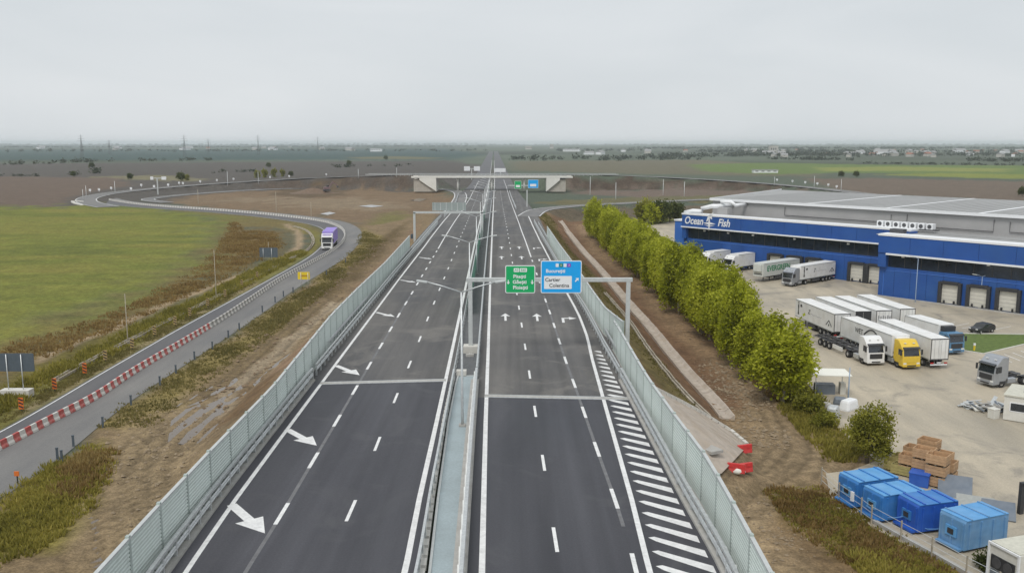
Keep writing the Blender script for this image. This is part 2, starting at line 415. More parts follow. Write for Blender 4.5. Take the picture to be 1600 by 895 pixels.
R1 = DL([(888,960),(867.5,843),(849.3,723),(836,642),(827.4,585),(820.6,542),(815.2,508),(811,481.4),(807.8,460),(797,385),(790,346),(783.5,310),(779.5,284)])
R2 = DL([(1010,960),(989,870),(961,780),(933,703),(914,648),(898,602),(884.5,565.5),(875,536),(866.7,511),(859.8,490),(853.4,472),(843,441),(830,402.5),(815,361),(800,320),(791.5,293),(787,281)])
R3 = DL([(1045,1000),(1015.6,895),(987,780),(953.2,660),(925,560),(918,527.7),(912.2,511.5),(905.7,495),(896,475.7),(886,458),(859.4,406),(843,375),(832,352),(824,334)])
_far = Vector((-0.0195, 1.0, 0))
def extend(pl, Y1=3200):
    p = pl[-1].copy(); q = p.copy(); q += (_far)*(Y1-p.y); return pl + [p.lerp(q, .33), p.lerp(q, .66), q]
def xs(pl):
    ys = np.array([p.y for p in pl]); x = np.array([p.x for p in pl]); o = np.argsort(ys)
    return lambda Y: np.interp(Y, ys[o], x[o])
# behind / under the camera the deck runs straight on
def back(pl, Y0=-60):
    a, b = pl[0], pl[3]; t = (a-b)/(a.y-b.y)
    return [a + t*(Y0-a.y)] + pl
xLE, xRE = xs(back(extend(LE))), xs(back(extend(RE)))
xL3, xR0 = xs(back(extend(L3))), xs(back(extend(R0)))
ABUT = 79.0
def zd_np(Y): return np.interp(Y, _yy, _zz)

# ---------------------------------------------------------------- ground heights
OP_Y = 548.0
RAMPS = []            # (points with z, half width)
def zline(pxz): return [P(x, y, z) for x, y, z in pxz]
ramp_left = zline([(662,272,9.6),(600,274,8.6),(540,276.5,7.4),(470,279,6.0),(400,283,4.6),(330,287.5,3.2),(270,292,2.0),(215,297,1.1),(170,302,.6),(140,308,.3),(132,313,.2),(142,318.5,.1),(170,323.5,.1)])
ramp_right = zline([(872,272.4,9.6),(930,273,8.8),(1000,275.5,7.6),(1060,278.3,6.6),(1120,281.5,5.6),(1180,285.5,4.4),(1240,290.5,3.0),(1310,297.5,1.4),(1390,308,.2)])
ramp_left = resample(smooth_pl(ramp_left, 2), 8); ramp_right = resample(smooth_pl(ramp_right, 2), 8)
slip_right = [D(826,338), D(838,329)] + zline([(858,325.5,4.2),(900,321.5,3.0),(960,318.5,2.2),(1030,315,1.5),(1110,311.5,.9),(1220,309,.5),(1400,306,.3)])
slip_right = resample(smooth_pl(slip_right, 2), 6)
slip_left = [D(707,333), D(716,317), D(721,306)] + zline([(716,299,1.4),(690,295.5,1.0),(640,294,.6),(560,293,.5),(470,294,.4),(390,297,.3),(300,303,.2),(235,309.5,.2),(228,313,.2),(262,316.5,.2)])
slip_left = resample(smooth_pl(slip_left, 2), 6)
def pl_dist(X, Y, pl):
    """distance to a polyline and the height along it"""
    best = np.full(X.shape, 1e9); zb = np.zeros(X.shape); side = np.zeros(X.shape)
    for a, b in zip(pl, pl[1:]):
        dx, dy = b.x-a.x, b.y-a.y; L2_ = dx*dx+dy*dy
        if L2_ < 1e-9: continue
        t = np.clip(((X-a.x)*dx+(Y-a.y)*dy)/L2_, 0, 1)
        d = np.hypot(X-a.x-t*dx, Y-a.y-t*dy)
        k = d < best
        best = np.where(k, d, best); zb = np.where(k, a.z+t*(b.z-a.z), zb)
        side = np.where(k, np.sign(dx*(Y-a.y)-dy*(X-a.x)), side)
    return best, zb, side
def vnoise(X, Y, s, seed=0):
    """smooth value noise in numpy, about -1..1"""
    x = X/s; y = Y/s; xi = np.floor(x).astype(np.int64); yi = np.floor(y).astype(np.int64); fx = x-xi; fy = y-yi
    fx = fx*fx*(3-2*fx); fy = fy*fy*(3-2*fy)
    def h(a, b):
        n = (a*374761393 + b*668265263 + seed*974711) & 0x7fffffff
        n = (n ^ (n >> 13)) * 1274126177 & 0x7fffffff
        return ((n ^ (n >> 16)) & 0xffff)/32767.5 - 1
    return (h(xi,yi)*(1-fx)+h(xi+1,yi)*fx)*(1-fy) + (h(xi,yi+1)*(1-fx)+h(xi+1,yi+1)*fx)*fy
def fbm(X, Y, s, seed=0, o=4):
    r = 0; a = 1; t = 0
    for k in range(o):
        r = r + a*vnoise(X, Y, s/2**k, seed+k*17); t += a; a *= .55
    return r/t
TRK_R = [P(x, y) for x, y in [(1400,742),(1330,722),(1265,722),(1215,730),(1165,760),(1120,800),(1060,860),(960,960)]]
TRK_R2 = [P(x, y) for x, y in [(1170,560),(1205,615),(1235,660),(1250,700),(1230,735),(1190,752),(1140,790)]]
TRK_L = [P(x, y) for x, y in [(520,470),(440,540),(370,600),(300,640),(240,690),(215,730),(200,790),(210,850),(260,920),(400,1000)]]
TRK_L2 = [P(x, y) for x, y in [(330,640),(270,690),(245,740),(255,790),(300,840),(370,900)]]
def height(X, Y):
    X = np.asarray(X, float); Y = np.asarray(Y, float)
    zd = zd_np(Y)
    s = np.maximum(np.maximum(xLE(Y)-X, X-xRE(Y)), 0)
    zdA = np.where(Y < ABUT, zd_np(np.full(Y.shape, ABUT)), zd)
    ex = np.maximum(ABUT - Y, 0)
    d = np.hypot(s, ex*1.05)
    emb = zdA - .35 - np.maximum(d-.9, 0)/1.45
    h = np.maximum(emb, 0)
    near = (Y < 1200)
    for pl, hw in ((ramp_left, 6.5), (ramp_right, 6.5), (slip_right, 5.0), (slip_left, 4.5)):
        dd, zz, _ = pl_dist(np.where(near, X, 1e6), Y, pl)
        h = np.maximum(h, np.where(near, zz - .15 - np.maximum(dd-hw, 0)/1.6, 0))
    return h
def roughness(X, Y):
    h0 = height(X, Y)
    inside = (X > xLE(Y)-1.2) & (X < xRE(Y)+1.2) & (Y > ABUT-3)
    amp = np.where(inside, 0, 1.0) * np.clip((500-Y)/300, .15, 1)
    # keep pavements flat
    for pl, hw in ((ramp_left, 6), (ramp_right, 6), (slip_right, 5), (slip_left, 5), (ROAD_C, 8.0)):
        dd, _, _ = pl_dist(X, Y, pl); amp = amp*np.clip((dd-hw)/4, 0, 1)
    amp = amp*(1-inpoly(X, Y, YARD, 3.0)) * (1-.75*inpoly(X, Y, FIELD, 5))
    r = .22*fbm(X, Y, 9, 3) + .12*fbm(X, Y, 2.5, 8, 3)
    for tr in (TRK_R, TRK_R2, TRK_L, TRK_L2):
        dd, _, sd = pl_dist(X, Y, tr); e = dd*sd + .25*fbm(X, Y, 6, 5, 2)
        w = np.clip(1-(dd-3.2)/1.5, 0, 1)
        r = r*(1-.5*w) + w*(-.16*(np.exp(-((np.abs(e)-1.0)/.35)**2)) - .12*np.exp(-((np.abs(e)-2.6)/.3)**2) + .05*np.cos(e*6))
    return r*amp
def poly(px, z=0.0): return [(p.x, p.y) for p in (P(x, y, z) for x, y in px)]
def inpoly(X, Y, pg, soft=1.0):
    """1 inside, 0 outside, soft metres across the edge"""
    X = np.asarray(X, float); Y = np.asarray(Y, float)
    n = len(pg); c = np.zeros(X.shape, bool); d = np.full(X.shape, 1e12)
    xs_ = [p[0] for p in pg]; ys_ = [p[1] for p in pg]
    k = (X > min(xs_)-soft*2) & (X < max(xs_)+soft*2) & (Y > min(ys_)-soft*2) & (Y < max(ys_)+soft*2)
    out_ = np.zeros(X.shape)
    if not k.any(): return out_
    x, y = X[k], Y[k]; c = np.zeros(x.shape, bool); d = np.full(x.shape, 1e12)
    for i in range(n):
        ax, ay = pg[i]; bx, by = pg[(i+1) % n]
        dx, dy = bx-ax, by-ay; L2_ = dx*dx+dy*dy + 1e-12
        t = np.clip(((x-ax)*dx+(y-ay)*dy)/L2_, 0, 1)
        d = np.minimum(d, np.hypot(x-ax-t*dx, y-ay-t*dy))
        cond = (ay > y) != (by > y)
        with np.errstate(divide='ignore', invalid='ignore'):
            xi = ax + (y-ay)*dx/(dy if abs(dy) > 1e-12 else 1e-12)
        c ^= cond & (x < xi)
    sd = np.where(c, d, -d)
    out_[k] = np.clip(.5 + sd/(2*soft), 0, 1)
    return out_

# ---------------------------------------------------------------- old local road, pixel survey on the plain
RD_L = [(-90,716),(0,674),(89,623),(163,579),(225,544),(275,515),(350,475),(400,447.6),(450,420),(482,402),(503,384),(510,368),(503,357),(484,350.5),(450,345),(400,338.5),(330,332),(260,327.5),(200,323),(165,319)]
RD_C = [(-90,745),(0,703),(80,660),(151,624),(200,589),(250,559),(300,529.5),(350,499),(400,464.5),(437.5,438),(487.6,411.5),(520,393),(535,380.5),(540,369),(537,360),(525,352.5),(505,346.5),(470,341.5),(400,334),(330,328.5),(270,324.5),(225,321),(193,317),(170,313)]
RD_R = [(-90,822),(0,781),(91,721),(151,669),(206,625),(305,560),(400,498),(457,454),(512,421),(542,402),(560,382),(567,368),(562,357),(548,349.5),(528,344.5),(490,338.5),(400,330),(330,325),(270,321),(225,317.5),(197,313.5),(182,309.5)]
def rs(px, n=150):
    pts = smooth_pl([P(x, y) for x, y in px], 2)
    d = [0.0]
    for a, b in zip(pts, pts[1:]): d.append(d[-1]+(b-a).length)
    d = np.array(d)/d[-1]
    return [Vector([float(np.interp(t, d, [p[k] for p in pts])) for k in range(3)]) for t in np.linspace(0, 1, n)]
ROAD_L = rs(RD_L); ROAD_C = rs(RD_C); ROAD_R = rs(RD_R)

YARD = poly([(985,372),(1040,410),(1100,455),(1170,505),(1230,560),(1262,600),(1290,650),(1330,690),(1370,720),(1330,735),(1290,740),(1300,790),(1400,845),(1480,880),(1560,930),(1800,1100),(2600,900),(2000,420),(1400,340),(1050,346),(1000,356)])
FIELD = poly([(-900,352),(-300,330),(0,323.5),(140,321.5),(250,327),(335,337),(352,350),(338,385),(312,424),(240,462),(150,502),(40,536),(-100,580),(-900,800)])
C = lambda r, g, b: np.array([r, g, b])
BROWN = C(.135,.098,.062); TAN = C(.215,.16,.102); MUD = C(.17,.125,.08); WEED = C(.15,.105,.045); VERGE = C(.165,.150,.055)
FGRN = C(.14,.155,.042); FGRN2 = C(.20,.175,.055); PLOUGH = C(.128,.098,.078); FARG = C(.085,.10,.055); FARB = C(.12,.10,.085); REDB = C(.155,.098,.062)
# (colour, polygon in the photograph's pixels on the plain, softness m, wobble m)
PATCH = [
 (C(.088,.080,.072), [(-4000,262),(-400,259),(700,251),(780,262),(780,290),(640,300),(0,330),(-3000,400)], 12, 15),
 (C(.045,.072,.066), [(-3000,238),(700,233),(760,242),(700,250),(-3000,252)], 30, 40),
 (C(.07,.085,.07), [(-3000,227.5),(700,227),(700,231.5),(-3000,232.5)], 60, 40),
 (C(.13,.125,.075), [(540,246),(620,244.5),(700,247),(660,249),(560,248.5)], 10, 10),
 (C(.17,.155,.10), [(140,276),(260,274),(330,280),(300,285),(220,281),(150,279)], 4, 6),
 (PLOUGH, [(-4000,277),(0,276),(180,278),(205,290),(150,298),(100,312),(95,321),(0,322.5),(-300,330),(-2500,380)], 4, 5),
 (C(.13,.12,.085), [(800,252),(1100,250),(1280,262),(1280,276),(1000,272),(800,266)], 12, 10),
 (C(.115,.155,.055), [(1075,257),(1200,254.5),(1400,258),(2600,262),(2600,278),(1600,275),(1330,270),(1200,272.5),(1100,268)], 8, 8),
 (C(.20,.215,.075), [(1270,262),(1400,260.5),(1590,264),(1560,269),(1400,267),(1290,268)], 8, 6),
 (C(.18,.20,.06), [(1360,273),(1480,270.5),(1700,274),(2400,284),(2400,293),(1700,283),(1500,277.5)], 8, 6),
 (C(.135,.108,.085), [(1250,279),(1400,279),(1700,286),(2600,310),(2600,360),(1500,310),(1330,300)], 6, 6),
 (C(.145,.115,.095), [(890,288),(1100,290),(1300,300),(1300,312),(1000,309),(890,303)], 4, 5),
 (C(.075,.058,.045), [(885,274),(1000,277),(1170,285),(1250,292),(1180,297),(1040,293),(890,293)], 2, 2),
 (C(.085,.066,.052), [(640,275),(560,278),(450,282),(380,290),(470,291.5),(560,290.5),(650,292.5)], 2, 2),
 (C(.175,.128,.085), [(262,316),(300,304),(400,298),(560,296),(690,299),(722,312),(700,328),(640,372),(600,395),(560,362),(520,343),(400,331),(330,326)], 4, 5),
 (C(.21,.165,.115), [(300,312),(420,309),(560,310),(650,322),(560,330),(420,318)], 5, 6),
 (C(.115,.085,.055), [(430,297),(500,291),(545,297),(540,306),(470,310),(425,306)], 3, 4),
 (C(.15,.135,.06), [(570,345),(620,330),(650,342),(600,372),(575,372)], 4, 4),
 (C(.15,.125,.058), [(250,324),(400,336),(480,346),(503,357),(500,366),(470,366),(440,356),(362,352),(330,338)], 2, 2),
 (FGRN, None, 12, 9),
 (WEED, [(362,345),(380,352),(450,362),(450,385),(400,410),(300,462),(200,512),(100,552),(40,590),(-90,640),(-260,700),(-900,810),(-900,760),(-100,572),(0,541),(100,516),(200,478),(285,436),(330,402),(350,370)], 8.0, 7.0),
 (C(.135,.115,.04), [(55,566),(200,512),(330,455),(430,402),(478,388),(482,398),(395,440),(340,470),(200,540),(90,598),(0,650),(-90,700),(-150,690)], 1.2, 1.5),
 (C(.30,.235,.16), [(55,560),(130,528),(200,498),(275,465),(400,419),(440,402),(462,384),(462,362),(440,350),(452,350),(474,364),(472,388),(445,409),(400,424),(275,472),(205,505),(130,536),(58,567)], .6, .5),
 (VERGE, [(470,352),(495,362),(504,375),(498,392),(400,449),(275,517),(163,582),(0,678),(-100,724),(-100,700),(87,595),(200,533),(338,464),(395,435),(470,398),(490,378),(485,366),(462,355)], .8, .8),
 (C(.25,.205,.13), [(400,446),(275,513),(163,578),(40,650),(40,640),(163,570),(275,506),(400,440)], .7, .6),
 # between local road and the left barrier
 (C(.18,.132,.08), [(600,350),(676,345),(700,325),(720,320),(602,445),(427,680),(240,910),(100,1100),(-400,1100),(0,800),(206,640),(400,510),(560,390)], 1, .5),
 (C(.19,.135,.08), [(838,332),(900,330),(960,345),(1260,600),(1340,700),(1420,760),(1800,1100),(1150,1100),(1080,760),(900,450)], 1.5, .5),
 (C(.205,.155,.098), [(568,352),(600,350),(680,330),(676,352),(602,440),(520,540),(427,672),(333,790),(240,900),(140,1010),(-300,1010),(-150,860),(0,784),(91,724),(151,671),(206,628),(305,563),(400,501),(457,457),(512,424),(560,384)], 1, .8),
 (C(.205,.165,.075), [(568,356),(562,386),(512,426),(400,503),(305,565),(206,630),(160,668),(230,668),(330,590),(420,530),(500,460),(560,412),(600,372)], 1.5, 2.5),
 (C(.115,.085,.045), [(640,345),(620,372),(560,432),(480,505),(400,570),(330,625),(300,640),(290,632),(350,585),(430,515),(520,440),(590,375)], 1.2, 1.5),
 (C(.215,.15,.10), [(655,345),(650,368),(600,420),(550,472),(480,548),(440,590),(420,585),(490,520),(560,445),(620,385)], .8, 1.0),
 (C(.145,.098,.058), [(420,570),(350,625),(300,660),(320,680),(370,655),(430,600)], 1.0, 1.3),
 (C(.34,.285,.215), [(540,468),(500,500),(440,560),(380,610),(345,650),(310,662),(305,645),(345,620),(400,570),(470,510),(520,470)], .5, .8),
 (C(.18,.155,.055), [(0,800),(60,745),(110,712),(150,690),(165,720),(140,780),(115,830),(60,870),(0,880),(-200,950),(-200,870)], 1.2, 1.5),
 (C(.13,.095,.05), [(120,712),(165,700),(150,760),(110,790),(95,760)], 1.2, 1.5),
 (C(.24,.185,.115), [(215,650),(280,640),(290,700),(270,760),(300,850),(250,900),(190,880),(200,780),(190,720)], 1.5, 1.5),
 # right of the right barrier
 (C(.115,.095,.068), [(835,331),(880,326),(1000,322),(1200,316),(1200,345),(1050,352),(985,376),(930,374),(880,346)], 1.5, 2),
 (C(.125,.115,.065), [(830,318),(880,312),(1000,308),(1290,303),(1290,312),(1000,316),(890,321)], 1.5, 2),
 (REDB, [(840,340),(870,338),(920,345),(940,370),(1000,420),(1100,500),(1180,580),(1260,640),(1330,700),(1330,740),(1200,745),(1060,690),(1000,600),(930,480),(860,380)], 1, 1),
 (C(.135,.108,.05), [(838,335),(862,340),(885,385),(930,430),(980,500),(1040,575),(1090,640),(1100,660),(1060,650),(1010,580),(950,490),(880,390)], .8, .8),
 (C(.15,.10,.065), [(940,372),(1010,430),(1090,500),(1150,560),(1210,630),(1190,640),(1120,575),(1040,500),(960,420),(920,380)], 1.2, 1.5),
 (C(.235,.165,.105), [(930,350),(900,352),(925,395),(985,440),(1020,482),(1100,560),(1170,640),(1190,630),(1100,520),(1010,430),(950,385)], 1.2, 1.2),
 (TAN, [(1120,640),(1230,640),(1330,690),(1400,735),(1300,745),(1215,745),(1180,770),(1230,850),(1290,900),(1400,1010),(1150,1010),(1150,880),(1105,790),(1060,715)], 1.5, 1.5),
 (MUD, [(1180,690),(1260,690),(1300,725),(1230,740),(1160,750),(1130,730)], 1.5, 1.5),
 (C(.30,.23,.15), [(1120,770),(1170,765),(1200,810),(1250,880),(1300,960),(1200,980),(1160,880)], 1.2, 1.2),
 (C(.155,.118,.05), [(1195,765),(1260,755),(1310,790),(1400,848),(1490,895),(1560,960),(1380,960),(1360,890),(1270,835),(1210,795)], 1.2, 1.6),
 (C(.18,.145,.05), [(1235,575),(1275,580),(1300,640),(1330,690),(1310,712),(1270,670),(1215,625)], 1.2, 1.4),
 (C(.11,.145,.04), [(1362,880),(1400,860),(1440,890),(1400,920),(1360,920)], .8, .8),
 (C(.125,.135,.035), [(1000,345),(1060,340),(1060,352),(1000,356)], 2, 2),
]
def G(x, y, dz=0.0):
    """ground point seen at a pixel, slopes included"""
    p = P(x, y, 0)
    o = Vector((0, 0, CAMH)); d = p - o
    t = np.linspace(.25, 1.02, 800)
    xx, yy, zz = d.x*t, d.y*t, CAMH + d.z*t
    hh = height(xx, yy)
    k = np.argmax(zz <= hh + 1e-6) if (zz <= hh+1e-6).any() else -1
    q = Vector((xx[k], yy[k], hh[k]+dz)); return q

def polyg(px):
    r = []
    for x, y in px:
        q = G(x, y) if (270 < y < 960 and -300 < x < 1900) else P(x, y, 0)
        r.append((q.x, q.y))
    return r
def build_ground():
    Ys = np.concatenate([np.linspace(-220, 18, 24), np.exp(np.linspace(math.log(19), math.log(17000), 640))])
    ts = np.sinh(np.linspace(-1.6, 1.6, 440)); ts = ts/ts.max()*1.15
    # lateral spacing follows distance, never closer than the 40 m row
    X = ts[None, :] * np.maximum(Ys, 140)[:, None]
    near = Ys < 140
    Yg = np.repeat(Ys[:, None], len(ts), 1)
    xx = X.ravel(); yy = Yg.ravel()
    h = height(xx, yy) + roughness(xx, yy)
    far = np.clip((yy-3000)/9000, 0, 1); h = h + far*(8*fbm(xx, yy, 2600, 40)+6)
    col = np.empty((xx.size, 3)); col[:] = C(.085,.10,.075)
    big = np.clip(fbm(xx, yy, 420, 60)*1.6, -1, 1)*np.clip((yy-500)/500, 0, 1)
    col = col*(1+.35*big)[:, None]
    w1 = fbm(xx, yy, 7, 21, 4); w2 = fbm(xx, yy, 7, 22, 4)
    for c, px, soft, wob in PATCH:
        pg = FIELD if px is None else polyg(px)
        m = inpoly(xx + wob*w1*1.5, yy + wob*w2*1.5*np.clip(yy/120, 1, 4), pg, soft)
        v = 1 + .16*fbm(xx, yy, 6, int(c[0]*9999) % 97, 4)
        col = col*(1-m[:, None]) + m[:, None]*c*v[:, None]
    # field colours drift: mown streaks and yellower corner
    f = inpoly(xx, yy, FIELD, 4)
    st = fbm(xx*.3 + yy*.08, yy, 9, 77, 5)*1.25
    a = (f*np.clip(st*.9+.25, 0, 1))[:, None]; col = col*(1-a*.6) + a*.6*C(.225,.19,.065)
    b2 = (f*np.clip(-st*1.5-.25, 0, 1))[:, None]; col = col*(1-b2*.65) + b2*.65*C(.085,.09,.03)
    for tr, wd in ((TRK_R, 3.4), (TRK_R2, 3.2), (TRK_L, 3.6), (TRK_L2, 3.0)):
        k = (yy > 40) & (yy < 260); dd, _, sd = pl_dist(xx[k], yy[k], tr); e = dd*sd + .35*fbm(xx[k], yy[k], 6, 5, 2)
        band = np.clip(1-(dd-wd)/1.2, 0, 1)
        ln = np.exp(-((np.abs(e)-1.0)/.3)**2) + .8*np.exp(-((np.abs(e)-2.5)/.28)**2) + .5*np.exp(-((e-.1)/.22)**2)
        pal = C(.30,.235,.155); c_ = col[k]; c_ = c_*(1-.35*band[:,None]) + .35*band[:,None]*pal
        col[k] = c_*(1-.42*np.clip(ln, 0, 1)*band)[:,None]
    # ridged slopes of the embankments show browner soil
    dirtm = np.clip(fbm(xx, yy, 3.0, 91, 4)*1.3, -1, 1)*np.clip((400-yy)/200, 0, 1)
    col *= (1+.16*dirtm)[:, None]
    lum = col.mean(1, keepdims=True); col = np.clip(lum + (col-lum)*1.18, .01, 1)
    nr, nc = X.shape
    idx = np.arange(nr*nc).reshape(nr, nc)
    faces = np.stack([idx[:-1,:-1], idx[:-1,1:], idx[1:,1:], idx[1:,:-1]], -1).reshape(-1, 4)
    me = bpy.data.meshes.new('ground')
    me.vertices.add(nr*nc); me.vertices.foreach_set('co', np.stack([xx, yy, h], 1).astype(np.float32).ravel())
    me.loops.add(faces.size); me.loops.foreach_set('vertex_index', faces.astype(np.int32).ravel())
    me.polygons.add(len(faces)); me.polygons.foreach_set('loop_start', np.arange(0, faces.size, 4, dtype=np.int32))
    me.polygons.foreach_set('use_smooth', np.ones(len(faces), bool))
    me.update()
    ca = me.color_attributes.new('cover', 'FLOAT_COLOR', 'POINT')
    ca.data.foreach_set('color', np.concatenate([np.clip(col, 0, 1), np.ones((len(col), 1))], 1).astype(np.float32).ravel())
    m, t, b = nodes_of('ground_cover'); N, L = t.nodes, t.links
    at = N.new("ShaderNodeAttribute"); at.attribute_name = 'cover'
    ge = N.new("ShaderNodeNewGeometry")
    ns = []
    for sc, lo, hi in ((1.1, .66, 1.36), (5.5, .66, 1.34), (.22, .82, 1.18)):
        n = N.new("ShaderNodeTexNoise"); n.inputs['Scale'].default_value = sc; n.inputs['Detail'].default_value = 7; n.inputs['Roughness'].default_value = .62
        L.new(ge.outputs['Position'], n.inputs['Vector'])
        r = N.new("ShaderNodeMapRange"); r.inputs['From Min'].default_value = .3; r.inputs['From Max'].default_value = .7
        r.inputs['To Min'].default_value = lo; r.inputs['To Max'].default_value = hi
        L.new(n.outputs[0], r.inputs[0]); ns.append((n, r))
    src = at.outputs['Color']
    for n, r in ns:
        s_ = N.new("ShaderNodeVectorMath"); s_.operation = 'SCALE'; L.new(src, s_.inputs[0]); L.new(r.outputs[0], s_.inputs['Scale']); src = s_.outputs[0]
    L.new(src, b.inputs['Base Color']); b.inputs['Roughness'].default_value = .95; b.inputs['Specular IOR Level'].default_value = .2
    ad = N.new("ShaderNodeMath"); ad.operation = 'ADD'; L.new(ns[0][0].outputs[0], ad.inputs[0]); L.new(ns[1][0].outputs[0], ad.inputs[1])
    bp = N.new("ShaderNodeBump"); bp.inputs['Strength'].default_value = .6; bp.inputs['Distance'].default_value = .25
    L.new(ad.outputs[0], bp.inputs['Height']); L.new(bp.outputs[0], b.inputs['Normal'])
    me.materials.append(m)
    return struct(link('ground', me))
build_ground()
def H1(x, y): return float(height(np.array([x]), np.array([y]))[0] + roughness(np.array([x]), np.array([y]))[0])
def flat_poly(name, pts, m, parent=None, thick=None):
    mb = MB(); mb.add([tuple(p) for p in pts], [tuple(range(len(pts)))])
    return mb.build(name, m, parent)
def ribbon(name, left, right, m, parent=None, dz=0.0):
    mb = MB(); n = len(left)
    mb.v = [(p.x, p.y, p.z+dz) for p in left] + [(p.x, p.y, p.z+dz) for p in right]
    for i in range(n-1): mb.f.append([i, n+i, n+i+1, i+1]); mb.m.append(0)
    return mb.build(name, m, parent)
# yard, grass, puddles lie as sheets on the plain
yp = [(x, y, .055) for x, y in YARD]
yard = struct(flat_poly('yard_pavement', yp, M_yard))

# ---------------------------------------------------------------- the two carriageways
def strip_between(xa, xb, Y0, Y1, step=2.0, dz=0.0, cols=1):
    Ys = np.linspace(Y0, Y1, max(2, int(round((Y1-Y0)/step))+1))
    a = [Vector((float(xa(Y)), Y, zdeck(Y)+dz)) for Y in Ys]; b = [Vector((float(xb(Y)), Y, zdeck(Y)+dz)) for Y in Ys]
    return a, b
ABJ = (D(600,596).y, D(870,620.5).y)
a, b = strip_between(lambda Y: xLE(Y)-.5, lambda Y: xL3(Y)+.75, ABJ[0], 560, 2)
cw_l = struct(ribbon('carriageway', a, b, M_asph))
a, b = strip_between(lambda Y: xR0(Y)-.75, lambda Y: xRE(Y)+.5, ABJ[1], 560, 2)
cw_r = struct(ribbon('carriageway', a, b, M_asph))
a, b = strip_between(lambda Y: xLE(Y)-.5, lambda Y: xL3(Y)+.75, -50, ABJ[0], (ABJ[0]+50)/60); struct(ribbon('bridge_deck', a, b, M_deck))
a, b = strip_between(lambda Y: xR0(Y)-.75, lambda Y: xRE(Y)+.5, -50, ABJ[1], (ABJ[1]+50)/60); struct(ribbon('bridge_deck', a, b, M_deck))
a, b = strip_between(xLE, xL3, 560, 3200, 40); struct(ribbon('far_carriageway', a, b, M_asph3))
a, b = strip_between(xR0, xRE, 560, 3200, 40); struct(ribbon('far_carriageway', a, b, M_asph3))
M_med = mat('median_stone', (.11, .115, .12), .9, var=.3, scale=6, bump=.3, dirt=(.16, .16, .155), dscale=.3, damt=.6)
a, b = strip_between(lambda Y: xL3(Y)+.7, lambda Y: xR0(Y)-.7, ABUT, 560, 2, -.06)
struct(ribbon('median_strip', a, b, M_med))
# bridge structure under the near decks
mb = MB()
for xa, xb in ((lambda Y: xLE(Y)-.6, lambda Y: xL3(Y)+.75), (lambda Y: xR0(Y)-.75, lambda Y: xRE(Y)+.6)):
    Ys = np.arange(-50, ABUT+.1, 4.3)
    base = len(mb.v)
    for Y in Ys:
        z = zdeck(Y)-.012
        for X_, Z_ in ((xa(Y), z), (xb(Y), z), (xb(Y), z-.5), (xb(Y)-1.5, z-1.8), (xa(Y)+1.5, z-1.8), (xa(Y), z-.5)): mb.v.append((float(X_), float(Y), Z_))
    for i in range(len(Ys)-1):
        for k in range(6): mb.f.append([base+i*6+k, base+i*6+(k+1) % 6, base+(i+1)*6+(k+1) % 6, base+(i+1)*6+k]); mb.m.append(0)
bridge = thing('motorway_bridge', 'twin concrete bridge decks carrying the nearest stretch of motorway over the dirt track', 'bridge')
mb.build('deck_girder', M_conc, bridge)
for xa, xb in ((xLE, xL3), (xR0, xRE)):
    mb = MB(); mb.box(((float(xa(ABUT))+float(xb(ABUT)))/2, ABUT+.6, 3.0), (float(xb(ABUT)-xa(ABUT)), 1.6, 6.4)); mb.build('abutment_wall', M_conc, bridge)
# netting plate that closes the gap between the decks
pl_l = [D(x, y, -.02) for x, y in [(646,1000),(671,895),(684,780),(700.5,660),(712,600),(716,587)]]
pl_r = [D(x, y, -.02) for x, y in [(712,1000),(719,895),(727,780),(737,660),(742.5,600),(745,587)]]
net = ribbon('safety_net', pl_l, pl_r, M_mesh, bridge)
mb = MB(); sweep(pl_l, [(-.06,-.05),(.08,-.05),(.08,.10),(-.06,.10)], True, mb); sweep(pl_r, [(-.06,-.05),(.08,-.05),(.08,.10),(-.06,.10)], True, mb)
mb.bar(pl_l[-1], pl_r[-1], .14, .14); mb.build('net_frame', M_zinc, bridge)
mb = MB(); mb.box(D(721,586)+Vector((0,0,.25)), (.95,.7,.5)); mb.build('junction_box', M_concl, bridge, bevel=.03)
# white comb edging of the near deck beside the net
mb = MB()
for p in resample(ondeck(offset_pl(pl_l, -.32)), 1.15)[:-2]:
    mb.box(p+Vector((0,0,.16)), (.28,.8,.32), rz=.03)
mb.build('deck_edge_teeth', M_concl, bridge)
# expansion joints
for xa, xb, px in ((lambda Y: xLE(Y)+.2, lambda Y: xL3(Y)+.5, [(500,599),(697,594)]), (lambda Y: xR0(Y)-.6, lambda Y: xRE(Y)-.3, [(757,618.5),(985,623)])):
    A, B = D(*px[0]), D(*px[1])
    par = cw_l if A.x < -5 else cw_r
    mb = MB()
    for off in (-.35, .35):
        a_, b_ = A+Vector((0,off,.02)), B+Vector((0,off,.02)); mb.bar(a_, b_, .14, .05)
    mb.build('joint_rail', M_galv, par)
    mb = MB(); mb.bar(A+Vector((0,0,.008)), B+Vector((0,0,.008)), .56, .02); mb.build('joint_seal', M_conc, par)

# ---------------------------------------------------------------- road markings
def paint_line(name, pl, w, par, m=None, dz=.012, Y0=-1e9, Y1=1e9, shift=0.0):
    pts = resample([p for p in pl if Y0 <= p.y <= Y1], 4.0) if len([p for p in pl if Y0 <= p.y <= Y1]) > 1 else None
    if not pts: return
    pts = ondeck(pts)
    return ribbon(name, offset_pl(pts, shift-w/2), offset_pl(pts, shift+w/2), m or M_white, par, dz)
DENS = lambda pl: resample(back(pl, 20), 1.0)
paint_line('edge_line', DENS(L0), .28, cw_l); paint_line('edge_line', DENS(L3)+extend(L3)[-3:-2], .32, cw_l)
paint_line('edge_line', DENS(R0)+extend(R0)[-3:-2], .32, cw_r); paint_line('edge_line', DENS(R3), .30, cw_r)
def at_Y(pl, Y):
    ys = [p.y for p in pl]; return Vector((float(np.interp(Y, ys, [p.x for p in pl])), Y, zdeck(Y)))
